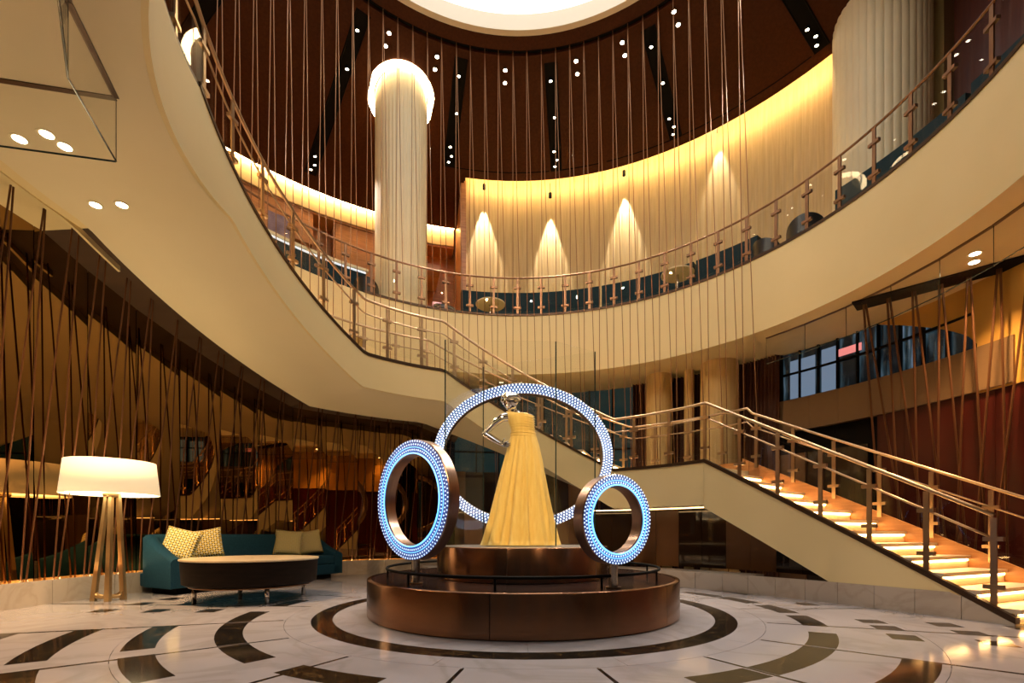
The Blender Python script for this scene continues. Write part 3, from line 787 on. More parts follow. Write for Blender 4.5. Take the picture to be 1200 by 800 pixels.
# entrance side, behind the viewer: added fill downlights, two lighting the gown; street windows
for i, (x, y) in enumerate(((-4.2, 1.6), (-2.0, 0.2), (0.2, -.4), (2.4, 0.2), (4.4, 1.6), (6.3, 3.4), (-5.6, 3.0), (3.2, -1.8), (-2.8, -1.8))):
    soffit_light(x, y, ZSOF if i not in (0, 6) else ZSL, 'unseen fill downlight added over the entrance floor behind the viewer, ' + nth(i + 1) + ' of nine', 190 if i not in (1, 3) else 1100, None if i not in (1, 3) else (.09, 6.2, 1.7))
entr = tag(MB().box((0, -5.1, 2.5), (26, .2, 5.2)).build('wall_front', PANELB), kind='structure')
for k in range(6):
    o = mesh_obj('window_%d' % (k + 4), *quadprism([Vector((-7 + k * 2.4, -4.98, 0)), Vector((-5.2 + k * 2.4, -4.98, 0)), Vector((-5.2 + k * 2.4, -4.94, 0)), Vector((-7 + k * 2.4, -4.94, 0))], .6, 4.2), CITY)
    tag(o, kind='structure')
for s in (-1, 1):
    tag(MB().box((s * 10, -1, 2.5), (.2, 9, 5.2)).build('wall_side', PANELB), kind='structure')

# ================================================================== PEDESTAL, VITRINE, RINGS, MANNEQUIN
COPPER = bpy.data.materials.new('brushed_copper'); COPPER.use_nodes = True
nt = COPPER.node_tree; b = nt.nodes['Principled BSDF']
b.inputs['Base Color'].default_value = (.30, .155, .085, 1); b.inputs['Metallic'].default_value = 1
b.inputs['Anisotropic'].default_value = .8; b.inputs['Anisotropic Rotation'].default_value = .25
tn = nt.nodes.new('ShaderNodeTangent'); tn.direction_type = 'RADIAL'; tn.axis = 'Z'; nt.links.new(tn.outputs[0], b.inputs['Tangent'])
tc = nt.nodes.new('ShaderNodeTexCoord'); mp = nt.nodes.new('ShaderNodeMapping'); mp.inputs['Scale'].default_value = (2, 2, 240)
nz = nt.nodes.new('ShaderNodeTexNoise'); nz.inputs['Scale'].default_value = 1.0; nz.inputs['Detail'].default_value = 3
rp = nt.nodes.new('ShaderNodeMapRange'); rp.inputs[3].default_value = .25; rp.inputs[4].default_value = .29
nt.links.new(tc.outputs['Object'], mp.inputs[0]); nt.links.new(mp.outputs[0], nz.inputs['Vector']); nt.links.new(nz.outputs['Fac'], rp.inputs[0])
b.inputs['Roughness'].default_value = .24
Z1, Z2, R1, R2 = .426, .80, 1.885, 1.065
ped = empty('pedestal', (PX, PY, 0)); tag(ped, 'two tiered round brushed copper pedestal in the middle of the floor', 'pedestal')
for k in range(6):                                   # curved cladding sheets with fine joints
    a0 = 20 + k * 60
    for (r, z0, z1) in ((R1, 0.012, Z1), (R2, Z1, Z2)):
        v = MB().lathe([(r - .05, z0), (r, z0), (r, z1 - .012), (r - .004, z1 - .003), (r - .012, z1), (r - .05, z1)], (0, 0, 0), 24, rad(a0 + .1), rad(a0 + 59.9))
        smooth_by_angle(v.build('cladding_sheet', COPPER, ped), 50)
DECK = mat('dark_polished_deck', (.05, .03, .025), .12, .3)
MB().lathe([(.01, Z1 - .006), (R1 - .02, Z1 - .006), (R1 - .02, 0), (.01, 0)], (0, 0, 0), 64).build('lower_deck', DECK, ped)
MB().lathe([(.01, Z2 - .006), (R2 - .02, Z2 - .006), (R2 - .02, Z1), (.01, Z1)], (0, 0, 0), 64).build('upper_deck', mat('grey_deck', (.22, .19, .17), .3), ped)
rl = empty('guard_rail', (PX, PY, Z1)); tag(rl, 'low black ring rail on the lower pedestal tier', 'rail')
RG = 1.66
MB().tube([(RG * cos(2 * pi * k / 72), RG * sin(2 * pi * k / 72), .115) for k in range(72)], .016, 8, True).build('ring_bar', BLACK, rl, True)
for k in range(10):
    a = rad(-100 + k * 36); MB().tube([(RG * cos(a), RG * sin(a), -.006), (RG * cos(a), RG * sin(a), .115)], .012, 8).build('post', BLACK, rl)

vit = empty('glass_vitrine', (PX, PY, Z2), 0, True); tag(vit, 'tall clear glass display case around the yellow gown', 'display case')
VC = [Vector((-.80, 5.80, 0)), Vector((.53, 5.85, 0)), Vector((1.06, 6.18, 0)), Vector((-.40, 6.75, 0))]
for k in range(4):
    p, q = VC[k], VC[(k + 1) % 4]; d = (q - p).normalized() * .008
    p2, q2 = p + d, q - d
    g = MB().slab([(p2.x, p2.y, Z2), (q2.x, q2.y, Z2), (q2.x, q2.y, 3.27), (p2.x, p2.y, 3.27)], .012).build('glass_panel', GLASS, vit)
    MB().tube([(p.x, p.y, Z2), (p.x, p.y, 3.27)], .008, 6).build('glass_edge', GLASSEDGE, vit)

def led_ring(name, label, loc, rx, ry, face, depth, yaw, pole_z, rows=3, per=120, tilt=0.0, big=False):
    """ring in its own x-z plane; front face looks along -y"""
    o = empty(name, loc, yaw); tag(o, label, 'led ring')
    n = 96
    def E(k, off, y): a = 2 * pi * k / n; return ((rx + off) * cos(a), y, (ry + off) * sin(a))
    d = depth
    prof = [(0, 0.0), (-face, 0.0), (-face, d), (0, d)]
    v = []; f = []
    for k in range(n):
        for off, y in ((0, .012), (-.012, 0), (-face + .012, 0), (-face, .012), (-face, d), (0, d)): v.append(E(k, off, y))
    q = 6
    for k in range(n):
        j = (k + 1) % n
        for i in range(q):
            f.append((k * q + i, k * q + (i + 1) % q, j * q + (i + 1) % q, j * q + i))
    smooth_by_angle(mesh_obj('band', v, f, mat('brushed_bronze_ring', (.30, .20, .155), .28, .95, c2=(.34, .23, .18), scale=3, stretch=(1, 30, 1)), o))
    def annulus(nm, a0, a1, y, m):
        v = []; f = []
        for k in range(n): v += [E(k, a0, y), E(k, a1, y)]
        for k in range(n): j = (k + 1) % n; f.append((2 * k, 2 * k + 1, 2 * j + 1, 2 * j))
        return mesh_obj(nm, v, f, m, o)
    annulus('light_face', -.006, -face + .006, -.002, LEDFACE)
    if not big:
        MB().tube([E(k, -face + .012, -.008) for k in range(n)], .008, 6, True).build('neon_line', LEDBLUE, o)
        MB().tube([E(k, -face * .52, -.006) for k in range(n)], .004, 6, True).build('neon_line', LEDBLUE, o)
    rw = []
    if big: rw = [(-face * (i + .5) / rows) for i in range(rows)]
    else: rw = [-face * .12, -face * .34, -face * .70]
    mb = MB(); s = .0122 if big else .0088
    for i, off in enumerate(rw):
        for k in range(per):
            a = 2 * pi * (k + .5 * (i % 2)) / per
            c = ((rx + off) * cos(a), -.004, (ry + off) * sin(a))
            t = (-sin(a), 0, cos(a)); u = (cos(a), 0, sin(a))
            P_ = [tuple(c[m] + t[m] * s * x + u[m] * s * y_ for m in range(3)) for x, y_ in ((-.8, -1), (.8, -1), (.8, 1), (-.8, 1))]
            mb.add(P_ + [(c[0], c[1] - .008, c[2])], [(0, 1, 4), (1, 2, 4), (2, 3, 4), (3, 0, 4)])
    dots = mb.build('led_crystals', LEDWHITE if big else LEDSMALL, o); dots['kind'] = 'stuff'
    MB().tube([(0, d / 2, -ry + .01), (0, d / 2, pole_z)], .045, 16).build('stand_post', STEEL if not big else BRONZE, o)
    MB().lathe([(.002, .012), (.075, .012), (.075, 0), (.002, 0)], (0, d / 2, pole_z), 24).build('foot_plate', BRONZE, o)
    return o
led_ring('led_ring', 'bronze ring with blue white lights standing at the left of the pedestal, medium size', (-1.06, 5.05, 1.30), .63, .63, .155, .13, -rad(43), Z1 - 1.30 - .004, per=92)
led_ring('led_ring', 'smallest bronze ring with blue white lights at the right of the pedestal', (1.02, 4.64, 1.085), .435, .435, .115, .14, rad(31), Z1 - 1.085 - .004, per=72)
led_ring('led_ring', 'largest ring of white lights, behind the mannequin and display case', (.16, 6.98, 2.06), 1.30, 1.06, .15, .12, 0, Z2 - 2.06 - .004, rows=4, per=160, big=True)

# ---- mannequin
man = empty('mannequin', (.09, 6.2, Z2), 0, True); tag(man, 'chrome fashion mannequin in a long yellow gown, hand on hip', 'mannequin')
MY = 6.2
def mp_(x, y, dy=0.0):
    Y = MY + dy; return at(x, y, Y)
bm = bmesh.new()
def chain(pts, radii, sub=5, n=16):
    """a closed, tapering limb through joints, smoothed between them; joined into one skin by the voxel remesh"""
    P_ = [pts[0]] + list(pts) + [pts[-1]]; R_ = [radii[0]] + list(radii) + [radii[-1]]; op, orr = [], []
    for i in range(1, len(P_) - 2):
        for k in range(sub):
            t = k / sub; a_, b_, c_, d_ = P_[i - 1], P_[i], P_[i + 1], P_[i + 2]
            op.append(.5 * ((2 * b_) + (c_ - a_) * t + (2 * a_ - 5 * b_ + 4 * c_ - d_) * t * t + (3 * b_ - a_ - 3 * c_ + d_) * t ** 3))
            orr.append(lerp(R_[i], R_[i + 1], t))
    op.append(pts[-1]); orr.append(radii[-1])
    mb = MB().tube(op, orr, n)
    me = bpy.data.meshes.new('limb'); me.from_pydata(mb.v, [], mb.f); bm.from_mesh(me)
    for p, r in ((pts[0], radii[0]), (pts[-1], radii[-1])):
        bmesh.ops.create_uvsphere(bm, u_segments=14, v_segments=10, radius=r * .99, matrix=Matrix.Translation(p))
sL, sR = mp_(589, 489, -.02), mp_(621, 489, .05)       # shoulders
chain([mp_(611, 522), mp_(612, 508), mp_(609, 497), mp_(606, 490)], [.11, .105, .12, .10])
chain([mp_(606, 490), mp_(602.5, 484, -.01), mp_(600.5, 476, -.015)], [.075, .047, .044])
chain([mp_(606, 489.5), mp_(596, 488, -.01), sL], [.07, .062, .05])
chain([sL, mp_(578.5, 497, -.03), mp_(567.5, 508.5, -.03)], [.048, .040, .033])
chain([mp_(567.5, 508.5, -.03), mp_(577, 514.5, -.09), mp_(585.5, 519.5, -.13)], [.034, .030, .020])
chain([mp_(585.5, 519.5, -.13), mp_(589.5, 520.5, -.155)], [.021, .027])
chain([mp_(606, 489.5), mp_(615, 488.5, .02), sR], [.07, .06, .048])
chain([sR, mp_(623, 500, .13), mp_(617, 508, .20), mp_(611, 513, .20)], [.046, .037, .03, .02])
# five fingers laid on the hip
wr = mp_(587.5, 520.3, -.13)
fing = [((587.5, 519.2), (591, 517.6), (594.5, 516.6), .0085), ((588, 520.3), (592, 519.4), (596, 518.8), .0088), ((588, 521.3), (592, 521.2), (596, 521.2), .0086), ((587.5, 522.3), (591, 523), (594.5, 523.4), .008), ((586, 518.6), (588, 515.4), (589.6, 513), .009)]
for a_, b_, c_, r_ in fing:
    a2, b2, c2 = [(q[0] + 2, q[1] + .3) for q in (a_, b_, c_)]
    chain([mp_(*a2, -.155), mp_(*b2, -.175), mp_(*c2, -.16)], [r_ * 1.15, r_ * 1.05, r_ * .85], 3, 10)
# head: sculpted from a sphere, turned towards the right
hc = mp_(598.5, 470.5, -.02); fwd = Vector((.80, -.58, -.10)).normalized(); side = fwd.cross(Vector((0, 0, 1))).normalized(); upv = side.cross(fwd)
hb = bmesh.new(); bmesh.ops.create_uvsphere(hb, u_segments=40, v_segments=28, radius=1)
for v_ in hb.verts:
    x, y, z = v_.co                    # x forward, y side, z up
    g = lambda cx, cy, cz, s: math.exp(-((x - cx) ** 2 + (y - cy) ** 2 + (z - cz) ** 2) / s)
    k = 1.0
    jaw = max(0, -z)
    xx = x * (.105 - .008 * jaw); yy = y * (.078 - .026 * jaw ** 1.5); zz = z * .122
    xx += .022 * g(1, 0, -.10, .03) + .012 * g(1, 0, .12, .02) + .010 * g(.85, 0, -.52, .02) + .012 * g(.7, 0, -.85, .06)
    xx -= .012 * (g(.9, .34, .08, .03) + g(.9, -.34, .08, .03))
    xx -= .006 * g(.9, 0, -.38, .01)
    yy += .008 * (g(0, 1, 0, .05) - g(0, -1, 0, .05))
    v_.co = hc + fwd * xx + side * yy + upv * zz
tmp = bpy.data.meshes.new('h'); hb.to_mesh(tmp); hb.free(); bm.from_mesh(tmp)
body = bm_obj('body', bm, CHROME, man, True)
rm = body.modifiers.new('remesh', 'REMESH'); rm.mode = 'VOXEL'; rm.voxel_size = .006; rm.use_smooth_shade = True
sm = body.modifiers.new('smooth', 'SMOOTH'); sm.iterations = 3; sm.factor = .5
# rolled hair
hair = MB()
for k in range(7):
    t = k / 6; cc = hc + upv * lerp(.045, .098, t) - fwd * lerp(.0, .035, t)
    rr = lerp(.108, .035, t)
    hair.tube([cc + fwd * rr * cos(q) * 1.08 + side * rr * sin(q) * .82 + upv * .012 * sin(3 * q + k) for q in [2 * pi * j / 28 for j in range(28)]], .024, 8, True)
hair.tube([hc - fwd * .10 + upv * .02 + side * s_ for s_ in (-.05, -.02, .02, .05)], [.025, .05, .05, .025], 10)
hair.build('hair', CHROME, body, True)
# gown
GOWN = mat('yellow_chiffon', (0.80, 0.58, 0.15), .7, c2=(.86, .67, .22), scale=10, stretch=(3, 3, .4), bump=.03, bscale=60, sheen=.2)
prof = [(482.2, 594.5, 602), (483.6, 593.0, 608), (486, 592.8, 619), (489, 593.5, 625), (494, 595.5, 626), (500, 598, 626), (507, 599, 627), (510, 598.6, 627.6), (513, 598, 628.5), (522, 596, 630),
        (540, 591.5, 633.5), (560, 586.5, 636.5), (580, 582, 639.5), (600, 577.5, 643), (618, 572.5, 646.5), (632, 568.5, 650), (639, 566, 652), (641.6, 565, 653)]
rings = []; NS = 168
rnd = [random.uniform(0, 6.28) for _ in range(6)]
for i, (y, xl, xr) in enumerate(prof):
    Lp, Rp = mp_(xl, y), mp_(xr, y); c = (Lp + Rp) / 2; rx = (Rp.x - Lp.x) / 2
    ry = min(rx * .86, .125 + max(0, rx - .15) * .62) if i > 2 else rx * .9
    pl_ = 0 if y < 511 else min(1, (y - 511) / 110); amp = .014 * min(1, max(0, (y - 509) / 8)) + .050 * pl_
    z = c.z if i < len(prof) - 1 else Z2 + .004
    R_ = []
    for k in range(NS):
        a = 2 * pi * k / NS
        w_ = .60 * sin(17 * a + rnd[0] + .9 * pl_ * sin(3 * a)) + .28 * sin(29 * a + rnd[1] + 1.2 * pl_ * sin(2 * a + 1)) + .35 * sin(7 * a + rnd[2])
        if y < 511: w_ = 0; dzz = .010 * sin(a * 2 + i * 1.1)
        else: dzz = .012 * sin(5 * a + rnd[3]) * (i == len(prof) - 2)
        s_ = 1 + amp * w_ / max(rx, .05)
        zk = z + (dzz if i > 0 else 0)
        R_.append((c.x + rx * s_ * cos(a), MY + (ry * s_) * sin(a), max(zk, Z2 + .003)))
    rings.append(R_)
gown = MB().loft(rings).build('gown', GOWN, man, True)
sash = MB()
for k, yy in enumerate((508.2, 511.2)):
    Lp, Rp = mp_(598.6, yy), mp_(627.6, yy); c = (Lp + Rp) / 2; rx = (Rp.x - Lp.x) / 2 + .004
    sash.tube([(c.x + rx * cos(a_), MY + .133 * sin(a_), c.z + .006 * sin(a_ * 2 + k)) for a_ in [2 * pi * j / 40 for j in range(40)]], .007, 6, True)
sash.build('waistband', GOWN, gown, True)
dr = MB()
for k in range(7):                                # diagonal drapes across the bodice
    t = k / 6; pts = []
    for j in range(13):
        u = j / 12; a_ = pi + .25 + u * (pi - .5)
        y_ = lerp(lerp(484.5, 503, t), lerp(489, 505, t), u)
        xl = lerp(593, 599, min(1, (y_ - 480) / 24)); xr = lerp(622, 627, min(1, (y_ - 480) / 10)) if y_ > 486 else 616
        A, B = mp_(xl, y_), mp_(xr, y_); rx = (B.x - A.x) / 2
        pts.append(((A.x + B.x) / 2 + rx * cos(a_), MY + min(rx * .86, .13) * sin(a_), A.z))
    dr.tube(pts, .0055, 6)
dr.build('bodice_drape', GOWN, gown, True)

# ================================================================== SEATING GROUP
# ---- floor lamp
LB = Vector((-5.68, 6.86, 0))
lamp = empty('floor_lamp', LB); tag(lamp, 'tall bronze floor lamp with wide glowing drum shade beside the sofa', 'lamp')
SHADE = bpy.data.materials.new('glowing_linen_shade'); SHADE.use_nodes = True
nt = SHADE.node_tree; b = nt.nodes['Principled BSDF']; b.inputs['Base Color'].default_value = (.85, .75, .58, 1); b.inputs['Roughness'].default_value = .8
b.inputs['Emission Color'].default_value = (1, .76, .44, 1); b.inputs['Emission Strength'].default_value = .42
tc = nt.nodes.new('ShaderNodeTexCoord'); nz = nt.nodes.new('ShaderNodeTexNoise'); nz.inputs['Scale'].default_value = 120
bp = nt.nodes.new('ShaderNodeBump'); bp.inputs['Strength'].default_value = .1; nt.links.new(tc.outputs['Object'], nz.inputs['Vector']); nt.links.new(nz.outputs['Fac'], bp.inputs['Height']); nt.links.new(bp.outputs[0], b.inputs['Normal'])
sh = MB().lathe([(.56, 1.50), (.565, 1.50), (.515, 1.965), (.505, 1.965), (.55, 1.50)], (0, 0, 0), 64).build('lamp_shade', SHADE, lamp, True)
MB().lathe([(.02, 1.53), (.545, 1.53)], (0, 0, 0), 48).build('diffuser', mat('lamp_diffuser', (1, .9, .7), .6, emit=(1, .80, .48), es=7.0), sh)
MB().lathe([(.02, 1.93), (.50, 1.93)], (0, 0, 0), 48).build('top_diffuser', mat('lamp_top_diffuser', (1, .9, .7), .6, emit=(1, .80, .48), es=7.0), sh)
BRASS = mat('satin_brass', (.50, .33, .15), .33, .85, c2=(.56, .38, .18), scale=5)
def bar(p, q, w0, w1, t, ang, name='leg'):
    p, q = Vector(p), Vector(q); d = Vector((cos(ang), sin(ang), 0)); n_ = Vector((-d.y, d.x, 0))
    v = []
    for c, w_ in ((p, w0), (q, w1)):
        v += [c + d * w_ * a_ + n_ * t * b_ for a_, b_ in ((-1, -1), (1, -1), (1, 1), (-1, 1))]
    return MB().add(v, [(3, 2, 1, 0), (4, 5, 6, 7), (0, 1, 5, 4), (1, 2, 6, 5), (2, 3, 7, 6), (3, 0, 4, 7)])
feet = [(-.23, -.03, 0), (0.03, -.10, 0), (.09, .10, 0)]
tops = [(-.05, -.01, 1.53), (.03, -.035, 1.53), (.075, .03, 1.53)]
for p, q in zip(feet, tops):
    bar(p, q, .034, .02, .026, 0).build('leg', BRASS, lamp)
for (p, q) in ((feet[0], feet[1]), (feet[1], feet[2]), (feet[0], feet[2])):       # arched stretchers joining the feet
    pts = []
    for k in range(13):
        t = k / 12; c = Vector(p).lerp(Vector(q), t); pts.append((c.x, c.y, .055 + .11 * (2 * t - 1) ** 4))
    MB().tube(pts, .026, 8).build('stretcher', BRASS, lamp, True)
MB().lathe([(.002, 1.47), (.09, 1.47), (.10, 1.50), (.10, 1.56), (.002, 1.56)], (0, 0, 0), 24).build('hub', BRASS, lamp, True)

# ---- sofa
def sofa(loc, rz):
    o = empty('sofa', loc, rz); tag(o, 'long teal fabric sofa with sloping arms before the mirror wall', 'sofa')
    Lh, D = 1.72, 1.0
    MB().box((0, .02, .05), (2 * Lh - .35, D - .3, .10)).build('plinth', BLACK, o)
    def rbox(name, c, s, r, m, parent, seg=3):
        bm = bmesh.new(); bmesh.ops.create_cube(bm, size=1)
        for v_ in bm.verts: v_.co = Vector((c[0] + v_.co.x * s[0], c[1] + v_.co.y * s[1], c[2] + v_.co.z * s[2]))
        bmesh.ops.bevel(bm, geom=bm.edges[:], offset=r, segments=seg, affect='EDGES', profile=.6)
        return smooth_by_angle(bm_obj(name, bm, m, parent), 50)
    rbox('seat_base', (0, -.02, .205), (2 * Lh - .06, D - .08, .21), .03, TEAL, o)
    for s in (-1, 1):
        rbox('seat_cushion', (s * (Lh - .2) / 2, -.10, .40), (Lh - .2, D - .24, .19), .05, TEAL, o)
    # wrap-round back with arms that sweep down to the front
    path = []
    R_ = .28; xo, yb, yf = Lh, D / 2, -D / 2
    path += [(-xo, yf + .02 + k * .06) for k in range(11)]
    path += [(-xo + R_ - R_ * cos(k * pi / 16), yb - R_ + R_ * sin(k * pi / 16)) for k in range(9)]
    path += [(-xo + R_ + (2 * xo - 2 * R_) * k / 10, yb) for k in range(1, 10)]
    path += [(-x, y) for x, y in path[:20][::-1]]
    v = []; f = []
    for i, (x, y) in enumerate(path):
        a_ = path[max(0, i - 1)]; c = path[min(len(path) - 1, i + 1)]
        d = Vector((c[0] - a_[0], c[1] - a_[1], 0)).normalized(); n_ = Vector((d.y, -d.x, 0))
        t = min(1, max(0, (y - yf) / (D * .78))); hgt = .56 + .38 * (t ** 1.3)
        if abs(x) < xo - .01: hgt = .94
        th = .20
        for off, z in ((0, .10), (0, hgt - .06), (.04, hgt - .015), (.10, hgt), (th - .04, hgt - .015), (th, hgt - .06), (th + .03, .12)):
            p = Vector((x, y, z)) + n_ * off; v.append(p)
    q = 7
    for i in range(len(path) - 1):
        for k in range(q):
            f.append((i * q + k, i * q + (k + 1) % q, (i + 1) * q + (k + 1) % q, (i + 1) * q + k))
    f += [tuple(range(q)), tuple((len(path) - 1) * q + k for k in range(q - 1, -1, -1))]
    smooth_by_angle(mesh_obj('backrest', v, f, TEAL, o), 50)
    return o
SO = Vector((-4.86, 9.12, 0)); SRZ = atan2(3.0, 1.5)
sofa(SO, SRZ + 0.0)
# ---- cushions
PILLOW = bpy.data.materials.new('yellow_woven_check'); PILLOW.use_nodes = True
nt = PILLOW.node_tree; b = nt.nodes['Principled BSDF']; b.inputs['Roughness'].default_value = .9
tc = nt.nodes.new('ShaderNodeTexCoord'); mp = nt.nodes.new('ShaderNodeMapping'); mp.inputs['Scale'].default_value = (26, 1, 26); mp.inputs['Rotation'].default_value = (0, rad(0), 0)
ck = nt.nodes.new('ShaderNodeTexChecker'); ck.inputs['Scale'].default_value = 1.0; ck.inputs[1].default_value = (.72, .52, .10, 1); ck.inputs[2].default_value = (.80, .70, .42, 1)
wv = nt.nodes.new('ShaderNodeTexVoronoi'); wv.inputs['Scale'].default_value = 1.0; wv.inputs['Randomness'].default_value = 0.0
rp = nt.nodes.new('ShaderNodeValToRGB'); rp.color_ramp.elements[0].position = .28; rp.color_ramp.elements[1].position = .34
rp.color_ramp.elements[0].color = (.10, .08, .03, 1); rp.color_ramp.elements[1].color = (1, 1, 1, 1)
mx = nt.nodes.new('ShaderNodeMixRGB'); mx.blend_type = 'MULTIPLY'; mx.inputs[0].default_value = 1
nt.links.new(tc.outputs['Object'], mp.inputs[0]); nt.links.new(mp.outputs[0], ck.inputs[0]); nt.links.new(mp.outputs[0], wv.inputs['Vector'])
nt.links.new(wv.outputs['Distance'], rp.inputs[0]); nt.links.new(ck.outputs[0], mx.inputs[1]); nt.links.new(rp.outputs[0], mx.inputs[2]); nt.links.new(mx.outputs[0], b.inputs['Base Color'])
def cushion(loc, rot, label, s=.27):
    n = 14; v = []; f = []
    for sd in (-1, 1):
        for i in range(n + 1):
            for j in range(n + 1):
                x, z = -1 + 2 * i / n, -1 + 2 * j / n
                t = ((1 - x ** 4) * (1 - z ** 4)) ** .5 * .30
                pin = 1 - .07 * (1 - abs(x) ** 2) * (abs(z) > .99) - .07 * (1 - abs(z) ** 2) * (abs(x) > .99)
                px_ = x * (1 - .06 * (1 - z * z) * abs(x)); pz = z * (1 - .06 * (1 - x * x) * abs(z))
                v.append((px_ * s, sd * t * s, pz * s))
    m = (n + 1) ** 2
    for sd in (0, 1):
        for i in range(n):
            for j in range(n):
                q = [sd * m + i * (n + 1) + j, sd * m + (i + 1) * (n + 1) + j, sd * m + (i + 1) * (n + 1) + j + 1, sd * m + i * (n + 1) + j + 1]
                f.append(tuple(q if sd == 0 else q[::-1]))
    o = mesh_obj('cushion', v, f, PILLOW, None, True)
    bm = bmesh.new(); bm.from_mesh(o.data); bmesh.ops.remove_doubles(bm, verts=bm.verts, dist=.0005); bm.to_mesh(o.data); bm.free()
    o.location = loc; o.rotation_euler = rot
    tag(o, label, 'cushion', 'yellow cushions on the sofa')
    return o
def on_sofa(u, v_, z):
    c, s = cos(SRZ), sin(SRZ); return (SO.x + u * c - v_ * s, SO.y + u * s + v_ * c, z)
cushion(on_sofa(-1.30, .02, .77), (-.25, rad(14), SRZ - .9), 'yellow checked cushion leaning in the lamp end corner of the sofa')
cushion(on_sofa(-.82, .14, .77), (-.28, rad(-10), SRZ - .75), 'yellow checked cushion second from the lamp end of the sofa')
cushion(on_sofa(.86, .14, .76), (-.30, rad(5), SRZ - .75), 'muted yellow checked cushion third from the lamp on the sofa')
cushion(on_sofa(1.28, .04, .76), (-.28, rad(-8), SRZ - .55), 'yellow checked cushion at the far end of the sofa from the lamp', .26)

# ---- coffee table
TC = Vector((-3.78, 7.05, 0))
ct = empty('coffee_table', TC); tag(ct, 'round dark drum coffee table with pale top before the sofa', 'table')
ESP = mat('dark_espresso_wood', (.008, .005, .003), .55, spec=.10, c2=(.014, .008, .005), scale=4, stretch=(1, 1, 6))
smooth_by_angle(MB().lathe([(.02, .235), (.82, .235), (.865, .26), (.885, .575), (.02, .575)], (0, 0, 0), 72).build('drum', ESP, ct), 40)
smooth_by_angle(MB().lathe([(.02, .575), (.89, .575), (.90, .585), (.895, .60), (.02, .60)], (0, 0, 0), 72).build('table_top', mat('honey_stone_top', (.46, .34, .20), .28, c2=(.55, .43, .27), scale=6, detail=8), ct), 40)
for k in range(4):
    a = rad(-62 + k * 90 - 76)
    MB().tube([(.72 * cos(a), .72 * sin(a), 0), (.72 * cos(a), .72 * sin(a), .24)], .03, 16).build('leg', STEEL, ct, True)
MB().tube([(.78 * cos(q), .78 * sin(q), .22) for q in [2 * pi * k / 64 for k in range(64)]], .012, 6, True).build('base_ring', BRONZE, ct, True)

# ================================================================== UPPER LOUNGE FURNITURE
def banquette(a0, a1, label, h=1.0, r=6.25):
    o = empty('banquette', pol(r, (a0 + a1) / 2, ZM), 0, True); tag(o, label, 'banquette', 'curved teal banquettes along the mezzanine rail')
    smooth_by_angle(MB().sector(r, r + .16, a0, a1, ZM + .08, ZM + h, 2).build('backrest', TEALV, o), 40)
    MB().sector(r + .16, r + .80, a0 + .4, a1 - .4, ZM + .30, ZM + .46, 2).build('seat', TEALV, o)
    MB().sector(r + .05, r + .74, a0 + .5, a1 - .5, ZM, ZM + .30, 2).build('plinth', BLACK, o)
banquette(71, 103, 'longest teal banquette at the middle of the mezzanine, below the straw wall cones')
banquette(50.5, 70.4, 'teal banquette right of the longest one, below the straw wall')
banquette(38, 50, 'teal banquette ending beside the two dark tub chairs')
banquette(6, 24.5, 'teal banquette under the thick fluted column', 1.02)
banquette(-30, 5.3, 'teal banquette at the right frame edge of the mezzanine', 1.08)
def tub_chair(loc, rz, label, sc=1.0):
    o = empty('tub_chair', loc, rz); o.scale = (sc, sc, sc); tag(o, label, 'chair', 'dark tub chairs on the mezzanine')
    n = 28; v = []; f = []
    for k in range(n + 1):
        a = rad(-20 + 220 * k / n); h = .42 + .34 * max(0, sin(a)) ** .6
        for r_, z in ((.40, .22), (.40, h), (.34, h + .02), (.31, h - .03), (.31, .24)): v.append((r_ * cos(a), r_ * sin(a), z))
    for k in range(n):
        for i in range(5): f.append((k * 5 + i, k * 5 + (i + 1) % 5, k * 5 + 5 + (i + 1) % 5, k * 5 + 5 + i))
    smooth_by_angle(mesh_obj('shell', v, f, mat('black_leather', (.012, .012, .013), .35), o), 45)
    MB().lathe([(.01, .42), (.30, .42), (.32, .38), (.32, .24), (.01, .24)], (0, 0, 0), 28).build('seat', MATS['black_leather'], o, True)
    for k in range(4):
        a = rad(45 + 90 * k); MB().tube([(.24 * cos(a), .24 * sin(a), .25), (.30 * cos(a), .30 * sin(a), 0)], .015, 8).build('leg', STEEL, o)
def lounge_table(loc, label, r=.38, h=.62):
    o = empty('lounge_table', loc); tag(o, label, 'table', 'small pale tables on the mezzanine')
    MB().lathe([(.01, h), (r, h), (r, h - .03), (.01, h - .03)], (0, 0, 0), 36).build('table_top', COLUMN, o)
    MB().lathe([(.03, h - .03), (.03, .02), (.22, .02), (.22, 0)], (0, 0, 0), 24).build('pedestal_base', STEEL, o)
tub_chair(pol(6.1, 34.8, ZM), rad(33.8 - 90 + 150), 'dark tub chair by the rail left of the thick column, left one of two', .82)
tub_chair(pol(6.05, 28.2, ZM), rad(29 - 90 + 200), 'dark tub chair by the rail, right one nearest the thick column', .82)
lounge_table(pol(5.83, 52.5, ZM), 'small round pale table by the rail right of the longest banquette', .35)
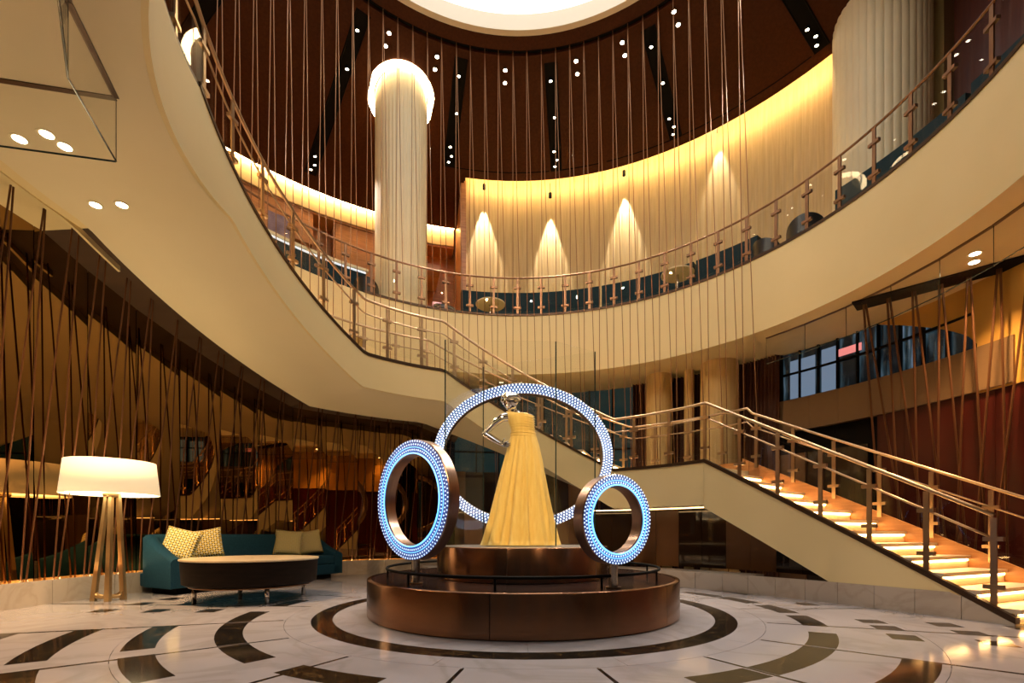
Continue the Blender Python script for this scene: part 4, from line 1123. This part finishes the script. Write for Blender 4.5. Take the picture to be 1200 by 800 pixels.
lounge_table(pol(5.83, 96.5, ZM), 'small round white table by the rail near the slim column', .36, .5)
tub_chair(pol(5.95, 107.3, ZM), rad(20), 'dark tub chair just right of the slim column foot', .72)
tub_chair(pol(5.95, 125.3, ZM), rad(190), 'dark tub chair just left of the slim column foot', .72)
scr = MB().slab([pol(7.4, 106.2, ZM + .2), pol(7.4, 108, ZM + .2), pol(7.4, 108, ZM + 1.15), pol(7.4, 106.2, ZM + 1.15)], .04).build('lit_sign', mat('pink_panel_light', (.4, .2, .2), .4, emit=(1.0, .45, .42), es=.9)); tag(scr, 'small upright pink glowing panel beside the slim column', 'sign')
# upper bar behind the left rail
bar_o = empty('bar_counter', pol(6.6, 138, ZM), 0, True); tag(bar_o, 'curved dark bar counter with pale lit top behind the left balcony rail', 'bar')
MB().sector(6.4, 6.9, 124, 172, ZM, ZM + 1.02, 2).build('counter_front', TEALV, bar_o)
MB().sector(6.34, 7.0, 123.6, 172.4, ZM + 1.02, ZM + 1.07, 2).build('counter_top', COLUMN, bar_o)
MB().sector(6.35, 6.38, 124, 172, ZM + .96, ZM + .99, 2).build('counter_light', mat('cool_led', (1, 1, 1), .5, emit=(.75, .88, 1), es=.5), bar_o)
backbar = empty('bar_shelf', pol(8.0, 145, ZM), 0, True); tag(backbar, 'tall back bar shelves with lit shelf edges', 'shelf')
for k in range(3):
    MB().sector(9.3, 9.6, 124, 160, ZM + .9 + .45 * k, ZM + .94 + .45 * k, 3).build('shelf_board', DARKTRIM, backbar)
    MB().sector(9.27, 9.3, 124, 160, ZM + .9 + .45 * k, ZM + .93 + .45 * k, 3).build('shelf_light', MATS['cool_led'], backbar)
MB().sector(9.6, 9.7, 123.5, 160.5, ZM, ZM + 2.5, 3).build('back_panel', DARKTRIM, backbar)
pic = MB().sector(9.2, 9.24, 131, 135, ZM + 2.55, ZM + 3.3, 2).build('picture', mat('mauve_print', (.22, .15, .24), .5, c2=(.4, .3, .42), scale=3)); tag(pic, 'pale mauve picture panel on the wood wall of the upper bar', 'picture')
